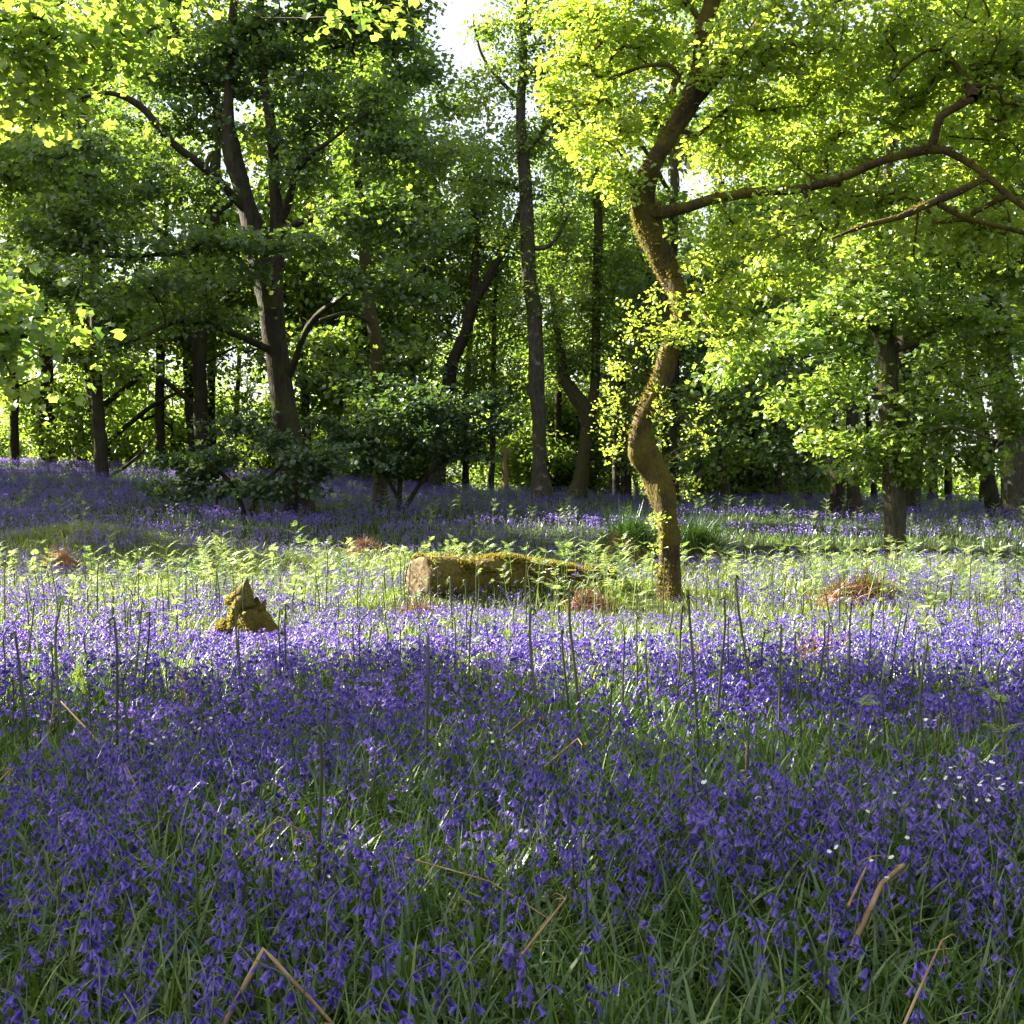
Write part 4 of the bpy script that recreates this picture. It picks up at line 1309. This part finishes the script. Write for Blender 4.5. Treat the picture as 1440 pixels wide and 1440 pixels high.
# ---- bluebells
def bell_tmpl(L, r_, sides, rings, flare=True):
    prof = [(0, .35), (.2, .85), (.6, .8), (.82, 1.05)][:rings] if rings > 2 else [(0, .5), (.8, 1.0)]
    V = []
    for (t, k) in prof:
        for s in range(sides):
            a = s / sides * 2 * math.pi
            V.append((r_ * k * math.cos(a), t * L, r_ * k * math.sin(a)))
    Q = []
    for i in range(len(prof) - 1):
        for s in range(sides):
            Q.append((i * sides + s, i * sides + (s + 1) % sides, (i + 1) * sides + (s + 1) % sides, (i + 1) * sides + s))
    T = []
    if flare:
        b0 = (len(prof) - 1) * sides
        for s in range(sides):
            a = (s + .5) / sides * 2 * math.pi
            V.append((r_ * 2.1 * math.cos(a), L * .96, r_ * 2.1 * math.sin(a)))
            T.append((b0 + s, b0 + (s + 1) % sides, len(V) - 1))
    vt = np.array([(v[1] / L - .5) * .55 for v in V])
    return np.array(V), np.array(Q), (np.array(T) if T else None), vt


def bluebell(g, det):
    """-> stem (P, r), list of (bell position, direction, scale)"""
    Hh = 1.0
    nod = .10 + .10 * g.random()
    a = g.random() * 6.28
    dx, dy = math.cos(a), math.sin(a)
    b0 = .03 * g.normal()
    pts = [(0, 0, 0), (b0, .02, .35 * Hh), (b0 + .02 * dx, .02 * dy, .7 * Hh), (b0 + nod * .45 * dx, nod * .45 * dy, .92 * Hh), (b0 + nod * 1.2 * dx, nod * 1.2 * dy, .99 * Hh)]
    P, r = smooth_path(pts, [.0075, .007, .006, .005, .003], .1 if det else .3)
    bells = []
    n = int(g.integers(10, 16)) if det else int(g.integers(6, 10))
    for i in range(n):
        t = .62 + .38 * i / (n - 1)
        q = P[min(len(P) - 1, int(t * (len(P) - 1) + .5))] * 1.0
        side = a + g.normal() * .9
        d = np.array([.8 * math.cos(side), .8 * math.sin(side), -.75 - .6 * g.random() + .5 * (t - .62) * (i % 2)])
        d /= np.linalg.norm(d)
        ped = .022
        bells.append((q + np.array([math.cos(side), math.sin(side), .1]) * ped, d, (1.0 - .35 * (i / n)) * (.9 + .2 * g.random())))
    return P, r, bells


BELL = bell_tmpl(.084, .0150, 6, 4)
BELLM = bell_tmpl(.078, .021, 3, 2)
FARB = (np.array([(-.016, 0, 0), (.016, 0, 0), (.026, .062, .01), (-.026, .062, -.01)]), np.array([(0, 1, 2, 3)]), None)
g0 = np.random.default_rng(99)


def bb_template(level):
    """merged (stem MB arrays, bell arrays) as two templates, unit height"""
    P, r, bells = bluebell(g0, level == 0)
    ms_ = MB()
    if level == 2:
        ms_.add([(-.006, 0, 0), (.006, 0, 0), (.005, 0, .9), (-.005, 0, .9)], [(0, 1, 2, 3)])
    else:
        tube(ms_, P, r, 5 if level == 0 else 3, 0, cap=False)
    mbell = MB()
    bt = (BELL, BELLM, FARB)[level]
    bp = np.array([b[0] for b in bells])
    bd = np.array([b[1] for b in bells])
    bs = np.array([b[2] for b in bells])
    if level == 2:
        bs = bs * 1.25
    bake(mbell, bt, bp, frames(bd, g0.normal(size=bd.shape)), bs, .5)

    def arr(m):
        return np.concatenate(m.v).astype(float), (np.concatenate(m.q) if m.q else None), (np.concatenate(m.t) if m.t else None), np.concatenate(m.tint) - .5
    return arr(ms_), arr(mbell), (P, r, bells)


def flower_density(x, y):
    px = 720 + FPX * x / y
    d = np.interp(y, [1.8, 3, 3.8, 4.8, 6, 9, 10.5, 13, 15, 18, 20, 24, 30, 45], [.55, .65, .72, .85, .95, .92, .85, .8, .75, .6, .5, .55, .5, .4])
    n = patch(x, y, 1.1, 5) * .6 + patch(x, y, .4, 6) * .4
    d = d * np.clip(.10 + 2.8 * (n - .27), .06, 1.15)
    far = y > 17
    d = np.where(far, d * np.interp(px, [0, 350, 600, 800, 1440], [1.5, 1.2, .8, .6, .6]), d)
    return np.clip(d, 0, 1)


PB = obstacles(np.vstack([scatter(3000, 1.9, 5.2, .8, flower_density)]))
PB = PB[np.argsort(PB[:, 1])]
T0 = [bb_template(0) for _ in range(6)]
inframe = (np.abs(PB[:, 0]) < .455 * PB[:, 1]) & (PB[:, 1] > 2.35)
idx = np.where(inframe)[0][:300]
NEARB = PB[idx]
rest = np.delete(PB, idx, 0)
# separate, countable bluebells nearest the viewer
protos_b = []
for k, (s_, b_, (P, r, bells)) in enumerate(T0):
    lab = ["violet bluebell with nodding bells, one of those closest in the shaded grass"]
    o = empty("bluebell", (0, 0, 0), lab[0], "bluebell", "nearest bluebells in the shaded grass")
    MB().add(*s_[:3], tint=.3 + .1 * k).obj("stem", M["flower_stem"], o, smooth=True)
    for (p, d, sc) in bells:
        mb = MB()
        bake(mb, BELL, p[None], frames(d[None], g0.normal(size=(1, 3))), np.array([sc]), .2 + .6 * g0.random())
        mb.obj("bell", M["bell"], o)
    protos_b.append(o)
for i, p in enumerate(NEARB):
    k = i % 6
    o = protos_b[k] if i < 6 else copy_tree(protos_b[k])
    o.location = p
    o.rotation_euler = (rng.normal() * .12, rng.normal() * .12, rng.random() * 6.28)
    s = .28 + .14 * rng.random()
    o.scale = (s, s, s)
mb = MB()


def bake_bells(P, temps, lo, hi, tl=0.0, th=1.0):
    pick = rng.integers(0, len(temps), len(P))
    tint = np.clip(.45 + .3 * vnoise(P[:, 0], P[:, 1], .9, 8) + .22 * rng.normal(size=len(P)), tl, th)
    for i, (s_, b_, _) in enumerate(temps):
        q = pick == i
        n = int(q.sum())
        if not n:
            continue
        S = (lo + (hi - lo) * rng.random(n)) * tall(P[q])
        Rm = rot_z(n, .13)
        bake(mb, s_, P[q], Rm, S, .5, 1)
        bake(mb, b_, P[q], Rm, S, tint[q], 0)


bake_bells(rest, T0, .27, .42)
T1 = [bb_template(1) for _ in range(6)]
T2 = [bb_template(2) for _ in range(5)]
bake_bells(obstacles(scatter(8000, 5.2, 10, 1, flower_density)), T1, .28, .43)
bake_bells(obstacles(scatter(24000, 10, 20, 1.5, flower_density)), T1[:4], .28, .42, .1)
bake_bells(obstacles(scatter(100000, 19, 48, 4, flower_density)), T2, .28, .40, .0, .45)  # tint capped low: shade of the far floor put into the bell colour
tag(mb.obj("bluebell_carpet", [M["bell"], M["flower_stem"]]), kind="stuff")


# ---- bracken
def leaflet_frond(mb, base, d, L, g, m=0, pairs=9, curl=0.0, tri=True):
    """one pinna: a rib with paired narrow leaflets, tapering, slightly drooping"""
    d = np.array(d, float)
    d /= np.linalg.norm(d)
    side = np.cross(d, [0, 0, 1])
    side /= max(np.linalg.norm(side), 1e-6)
    up = np.cross(side, d)
    ts = np.linspace(0, 1, pairs + 2)
    rib = np.array([np.array(base) + d * L * t + np.array([0, 0, -.25 * L * t * t]) + up * curl * L * t ** 3 for t in ts])
    tube(mb, rib, np.linspace(.0028, .001, len(rib)), 3, 0, cap=False, m=1, tint=.7)
    P, D, S = [], [], []
    for i in range(1, len(ts)):
        t = ts[i]
        ll = L * .27 * (1 - t) ** .75 * min(1, .5 + t * 3) + .006
        for s in (-1, 1):
            P.append(rib[i])
            D.append(side * s + d * (.45 + .1 * g.normal()) + np.array([0, 0, .15 * g.normal() + curl * t]))
            S.append(ll)
    tm = (np.array([(0, 0, 0), (-.13, .3, .02), (0, 1, -.12), (.13, .3, .02)]), None, np.array([(0, 2, 1), (0, 3, 2)]))
    bake(mb, tm, np.array(P), frames(np.array(D), up + g.normal(size=(len(P), 3)) * .25), np.array(S), .3 + .6 * g.random(len(P)), m)


def crook_path(Hh, g, bend=.014, hook=.034):
    a = g.random() * 6.28
    ca, sa = math.cos(a), math.sin(a)
    pts = [(0, 0, -.05), (bend * g.normal() * .5, bend * g.normal() * .5, Hh * .4), (bend * g.normal(), bend * g.normal(), Hh * .8)]
    x, y, z = pts[-1]
    pts += [(x + .01 * ca, y + .01 * sa, Hh * .93), (x + hook * .5 * ca, y + hook * .5 * sa, Hh), (x + hook * 1.2 * ca, y + hook * 1.2 * sa, Hh - .012), (x + hook * 1.35 * ca, y + hook * 1.35 * sa, Hh - hook * .9), (x + hook * .8 * ca, y + hook * .8 * sa, Hh - hook * 1.1)]
    return np.array(pts), a


FM = [M["fern_leaf"], M["fern_stalk"]]


def bracken(kind, Hh, seed, name="bracken"):
    g = np.random.default_rng(seed)
    o = empty(name, (0, 0, 0), "x", "bracken")
    if kind == "crook":
        pts, a = crook_path(Hh, g)
        P, r = smooth_path(pts, [.0092, .0085, .0075, .007, .008, .0075, .006, .003], .03)
        mb = MB()
        tube(mb, P, r, 6, 0, tint=.3)
        mb.obj("stalk", M["fern_stalk"], o, smooth=True)
        mb = MB()
        for k in range(2):
            q = P[-1 - k * 2]
            leaflet_frond(mb, q, (math.cos(a + k * 2), math.sin(a + k * 2), -.4), .06, g, pairs=5, curl=-.2)
        mb.obj("crozier", FM, o)
    else:
        pts = [(0, 0, -.05), (.012 * g.normal(), .012 * g.normal(), Hh * .5), (.02 * g.normal(), .02 * g.normal(), Hh * .85), (.04 * g.normal(), .04 * g.normal(), Hh)]
        P, r = smooth_path(pts, [.0085, .008, .006, .004], .05)
        mb = MB()
        tube(mb, P, r, 6, 0, tint=.6)
        mb.obj("stalk", M["fern_stalk"], o, smooth=True)
        n = {"young": 3, "frond": 5, "spread": 7}[kind]
        a = g.random() * 6.28
        for k in range(n):
            t = 1 - .42 * (k // 2) / max(1, n // 2)
            q = P[int(t * (len(P) - 1))]
            s = a + (k % 2) * math.pi + g.normal() * .35
            L = {"young": .12, "frond": .19, "spread": .23}[kind] * (.7 + .5 * g.random())
            mb = MB()
            leaflet_frond(mb, q, (math.cos(s), math.sin(s), 1.0 + .45 * g.normal()), L, g, pairs=13 if kind != "young" else 9, curl=-.18)
            mb.obj("frond", FM, o)
        mb = MB()
        leaflet_frond(mb, P[-1], (g.normal() * .4, g.normal() * .4, 1), .13, g, pairs=6, curl=-.5)
        mb.obj("crozier", FM, o)
    return o


LAB = {"crook": ("dark leafless bracken stalk with a hooked tip above the bluebells", "hooked bracken stalks among the bluebells"),
       "young": ("bracken stalk with a few small pale fronds just opening at its top", "opening bracken stalks among the bluebells"),
       "frond": ("young bracken with several spread feathery green fronds", "feathery young bracken in the clearing"),
       "spread": ("broad young bracken with many arching feathery fronds", "broad young bracken in the clearing")}
BP = {}
for kind, hs, ns in (("crook", 1.0, 5), ("young", 1.0, 4), ("frond", .8, 5), ("spread", .8, 5)):
    BP[kind] = [bracken(kind, hs, 300 + i + 10 * ns + len(kind)) for i in range(ns)]
used = set()


def put_bracken(kind, p, s, sx=None):
    k = int(rng.integers(0, len(BP[kind])))
    o = BP[kind][k]
    if o.name in used:
        o = copy_tree(o)
    else:
        used.add(o.name)
    o.location = [float(c) for c in p]
    o.rotation_euler = (rng.normal() * .05, rng.normal() * .05, rng.random() * 6.28)
    sx = s if sx is None else sx
    o.scale = (sx, sx, s)
    tag(o, LAB[kind][0], "bracken", LAB[kind][1])
    return o


# stalks whose tips and feet can be read off the photograph: (px, tip y, visible foot y, kind)
seen_stalks = [(42, 888, 1080, "crook"), (97, 855, 1095, "young"), (165, 868, 1080, "crook"), (182, 930, 1080, "young"), (20, 950, 1060, "crook"), (240, 900, 985, "crook"), (300, 905, 975, "young"),
               (345, 880, 1000, "crook"), (395, 858, 960, "crook"), (403, 850, 970, "crook"), (465, 985, 1110, "crook"), (450, 1020, 1290, "crook"), (602, 893, 1085, "crook"), (588, 880, 950, "young"), (640, 868, 950, "crook"), (672, 868, 930, "young"),
               (697, 870, 945, "crook"), (728, 855, 925, "crook"), (763, 856, 1055, "crook"), (745, 898, 980, "crook"), (808, 885, 1025, "crook"), (818, 832, 1030, "crook"), (876, 875, 1005, "young"),
               (900, 868, 1000, "crook"), (952, 850, 1000, "crook"), (915, 880, 1005, "young"), (983, 832, 1050, "crook"), (1005, 840, 1010, "crook"), (1024, 868, 960, "crook"), (1062, 808, 1000, "crook"), (1094, 880, 1035, "crook"), (1146, 872, 985, "crook"),
               (1163, 878, 985, "crook"), (1193, 848, 970, "crook"), (1221, 862, 985, "crook"), (1246, 860, 975, "young"), (1268, 905, 1110, "crook"), (1278, 880, 1000, "crook"), (1200, 985, 1085, "frond"), (1318, 890, 960, "young"), (1300, 965, 1085, "crook"),
               (1345, 942, 1065, "crook"), (1363, 960, 1070, "crook"), (1402, 900, 1075, "young"), (1385, 880, 980, "young"), (1430, 910, 1000, "crook"), (500, 880, 960, "crook"), (540, 870, 950, "young"), (565, 885, 960, "crook"),
               (135, 960, 1060, "crook"), (70, 905, 1010, "crook"), (215, 940, 1030, "crook"), (1130, 890, 1040, "crook"), (1170, 1000, 1160, "crook"), (1310, 1000, 1180, "crook"), (735, 1000, 1110, "crook"), (1050, 1000, 1140, "crook"),
               (1410, 980, 1110, "frond"), (520, 1060, 1170, "crook"), (690, 960, 1060, "crook"), (855, 960, 1060, "crook"), (275, 985, 1080, "crook"), (1240, 940, 1060, "young")]
for (px, yt, yb, kind) in seen_stalks:
    b = ground(px, yb + (55 if yb > 1000 else 35))
    hh = (at(px, yt, b[1])[2] - b[2])
    put_bracken(kind, b, hh / (1.0 if kind in ("crook", "young") else .85), min(1.0, max(.55, hh)) if kind != "frond" else .9)


def fern_dens(x, y):
    px = 720 + FPX * x / y
    d = np.interp(y, [7.5, 9.5, 11.5, 13.5, 16, 17.5, 19.5], [.12, .4, .8, 1, .8, .35, .05])
    return np.clip(d * (.25 + 1.1 * patch(x, y, 1.6, 9)), 0, 1)


PF = obstacles(scatter(420, 6.5, 13, .3, lambda x, y: .3 + 0 * x))
PF = np.vstack([PF[np.abs(PF[:, 0]) < .47 * PF[:, 1]][:105], PF[:0]])
for p in PF:
    kind = rng.choice(["crook", "young", "frond"], p=[.35, .5, .15])
    put_bracken(kind, p, .5 + .35 * rng.random(), .6 + .3 * rng.random())
PF = obstacles(scatter(560, 9, 18.5, .3, fern_dens))
PF = PF[np.abs(PF[:, 0]) < .47 * PF[:, 1]]
gap = ((np.abs(PF[:, 0] - oak.base[0]) < .55) & (PF[:, 1] < oak.base[1])) | ((PF[:, 0] > lb[0] - .5) & (PF[:, 0] < lb[0] + 1.0) & (PF[:, 1] < lb[1]))
PF = PF[~gap]
PF = PF[rng.permutation(len(PF))][:120]
for p in PF:
    kind = rng.choice(["young", "frond", "spread"], p=[.2, .4, .4])
    put_bracken(kind, p, (.5 + .35 * rng.random()) if kind != "young" else .45 + .3 * rng.random(), .75 + .5 * rng.random())
for kind in BP:
    for o in BP[kind]:
        if o.name not in used:
            put_bracken(kind, ground(700 + 60 * rng.normal(), 840 + 20 * rng.random()), .6, .9)
# the rest of the bracken: one mass on the dim ground beyond
mb = MB()
g1 = np.random.default_rng(5)
ftm = []
for k in range(4):
    t = MB()
    tube(t, [(0, 0, 0), (.02, 0, .3), (.03, .02, .6)], [.006, .005, .003], 3, 0, cap=False, m=1)
    a = g1.random() * 6
    for q in range(6):
        s = a + (q % 2) * math.pi + g1.normal() * .4
        leaflet_frond(t, (.03, .02, .6 - .1 * (q // 2)), (math.cos(s), math.sin(s), 1.0), .22 * (.8 + .4 * g1.random()), g1, pairs=6, curl=-.1)
    V = np.concatenate(t.v).astype(float)
    Q = np.concatenate(t.q)
    T = np.concatenate(t.t)
    ftm.append((V, Q, T))
PFf = obstacles(np.vstack([scatter(700, 12, 19, 1.5, fern_dens), scatter(900, 21, 47, 4, lambda x, y: np.clip(.2 + .9 * patch(x, y, 3, 4), 0, 1))]))
PFf = PFf[~(((np.abs(PFf[:, 0] - oak.base[0]) < .55) & (PFf[:, 1] < oak.base[1])) | ((PFf[:, 0] > lb[0] - .5) & (PFf[:, 0] < lb[0] + 1.0) & (PFf[:, 1] < lb[1])))]
pick = rng.integers(0, 4, len(PFf))
for i in range(4):
    q = PFf[pick == i]
    bake(mb, ftm[i], q, rot_z(len(q), .1), .6 + .6 * rng.random(len(q)), rng.random(len(q)))
tag(mb.obj("bracken_undergrowth", M["fern_leaf"]), kind="stuff")


# ---- bent dead stalks
def dead_stalk(label, pts, Y0, wpx=6):
    """pts (px, py, dY) traced; Y0 distance of the first point"""
    top = min(b_ for a, b_, c in pts)
    Y0 = min(Y0, (1.5 - .46) * FPX / (top - 690))      # its peak stands clear of the flowers
    p = np.array([at(a, b_, Y0 + c) for a, b_, c in pts])
    p[0] += (p[0] - p[1]) * .7 + np.array([0, 0, -.08])      # foot down in the grass
    base = p[0].copy()
    o = empty("dead_stalk", base, label, "dead stalk")
    r0 = .62 * wpx * Y0 / FPX / 2
    mb = MB()
    P, r = [], []
    for i in range(len(p) - 1):
        a, b_ = p[i], p[i + 1]
        n = 6
        for j in range(n):
            t = j / n
            P.append(a + (b_ - a) * t)
            r.append(r0 * (1.0 - .35 * (i + t) / (len(p) - 1)))
    P.append(p[-1])
    r.append(r0 * .6)
    P = np.array(P)
    P = P + np.cumsum(rng.normal(size=P.shape) * r0 * .25, axis=0) * .5
    tube(mb, P - base, np.array(r), 7, .15, tint=np.repeat(.25 + .5 * rng.random(len(P)), 7).tolist() + [.6])
    mb.obj("stalk", M["dead_stalk"], o, smooth=True)
    mb = MB()
    q = P[-1] - base
    for s in range(3):
        d = nrm(rng.normal(size=3))
        tube(mb, [q, q + d * .03, q + d * .05 + [0, 0, -.02]], [r0 * .5, r0 * .35, r0 * .1], 4, 0, cap=False)
    mb.obj("frayed_tip", M["dead_stalk"], o)


dead_stalk("brown dead stalk sharply bent into an upside-down V in the nearest grass", [(300, 1445, 0), (372, 1336, .1), (470, 1445, .0)], 2.95, 15)
dead_stalk("pair-bent straw-coloured stalk with its peak beside two dark bracken stalks", [(64, 1050, 0), (79, 978, 0), (170, 1075, -.3)], 6.0, 5)
dead_stalk("pale snapped stalk leaning under the sunlit edge among shaded bluebells", [(285, 1085, 0), (268, 1010, 0), (255, 944, .1)], 6.5, 5)
dead_stalk("dark broken stalk tilted right beside the pale snapped one", [(224, 1055, 0), (250, 947, .1)], 6.5, 4)
dead_stalk("thin straw stalk slanting up to the right, with a hooked end", [(674, 1050, 0), (757, 995, .2), (765, 1015, .2)], 6.2, 4)
dead_stalk("straw stalk slanting in the middle flowers, lower than the hooked one", [(738, 1085, 0), (812, 1038, .15), (818, 1048, .1)], 5.4, 5)
dead_stalk("long thin brown stalk sloping down to the right through near bluebells", [(618, 1198, .2), (690, 1240, .1), (785, 1300, 0)], 3.9, 4.5)
dead_stalk("thick tan broken stalk lying aslant near a dark hollow", [(1216, 1270, 0), (1240, 1240, .1), (1272, 1216, .2)], 3.9, 15)
dead_stalk("short tan stub poking up left of the thick tan broken stalk", [(1206, 1222, 0), (1224, 1204, .1)], 4.0, 7)
dead_stalk("tan stick tilted up in the near grass below the thick broken stalk", [(1290, 1372, 0), (1325, 1322, .1)], 3.4, 8)
dead_stalk("tan straw leaning left against a dark stalk above the nearest flowers", [(208, 1125, 0), (176, 1073, .1)], 5.2, 6)
dead_stalk("upright frayed straw-coloured stub among shaded bluebells and white flowers", [(1047, 1115, 0), (1050, 1050, .1)], 5.2, 5)
dead_stalk("long bent straw stalk half sunk behind the bright grass tuft", [(318, 1205, 0), (392, 1148, .1), (440, 1180, .1)], 4.6, 5)
dead_stalk("short reddish straw poking in from the left edge of the flowers", [(-12, 1092, 0), (16, 1082, .1)], 5.2, 6)
dead_stalk("thin straw leaning low in front of the long sloping brown stalk", [(755, 1290, 0), (795, 1264, .1)], 3.7, 7)

# ---- white stitchwort
pet = MB()
for k in range(5):
    a = k / 5 * 6.283
    for s in (-.22, .22):
        c_, s__ = math.cos(a + s), math.sin(a + s)
        n_ = np.array([-s__, c_, 0]) * .0028
        d_ = np.array([c_, s__, .15])
        pet.add([d_ * .001 - n_ * .4, d_ * .001 + n_ * .4, d_ * .009 + n_, d_ * .012, d_ * .009 - n_], [(0, 1, 2, 4)], [(4, 2, 3)], .7)
sw_o = empty("stitchwort", (0, 0, 0), "small white starry stitchwort flower on a thin stem among the bluebells", "white flower", "white stitchwort flowers among the bluebells")
mm = MB()
tube(mm, [(0, 0, -.42), (.01, .005, -.2), (0, 0, -.003)], [.0012, .0012, .001], 3, 0, cap=False)
mm.obj("stem", M["flower_stem"], sw_o)
po = pet.obj("petals", M["petal_white"], sw_o)
po.rotation_euler = (.5, .1, 0)
cl = [(1400, 1095, 60, 40, 30), (1340, 1090, 40, 40, 10), (1290, 1100, 60, 50, 8), (700, 1040, 60, 30, 9), (845, 1010, 60, 40, 7), (1060, 1100, 70, 25, 8), (1300, 1000, 80, 30, 9), (640, 985, 60, 30, 4), (250, 1030, 60, 20, 7), (80, 1010, 60, 20, 5), (745, 1170, 40, 8, 3), (1250, 1180, 90, 60, 9), (1180, 1210, 60, 30, 3), (990, 1100, 40, 20, 4), (300, 1010, 120, 20, 5)]
first = True
for (px, py, rx, ry, n) in cl:
    for _ in range(n):
        qx, qy = px + rng.normal() * rx * .5, py + rng.normal() * ry * .5
        p = at(qx, qy, (1.5 - .42 - .04 * rng.random()) * FPX / max(200, qy - 690))
        o = sw_o if first else copy_tree(sw_o)
        first = False
        o.location = [float(c) for c in p]
        o.rotation_euler = (rng.normal() * .3, rng.normal() * .3, rng.random() * 6)
        s = .55 + .35 * rng.random()
        o.scale = (s, s, s)

# ------------------------------------------------------------------ render settings
SC.view_settings.view_transform = "Standard"
SC.view_settings.look = "None"
SC.view_settings.gamma = 1
SC.view_settings.exposure = 2.95
SC.render.engine = "CYCLES"
cy = SC.cycles
cy.max_bounces = 6
cy.diffuse_bounces = 4
cy.glossy_bounces = 2
cy.transmission_bounces = 4
cy.transparent_max_bounces = 4
cy.use_denoising = True
cy.caustics_reflective = False
cy.caustics_refractive = False
cy.sample_clamp_indirect = 8
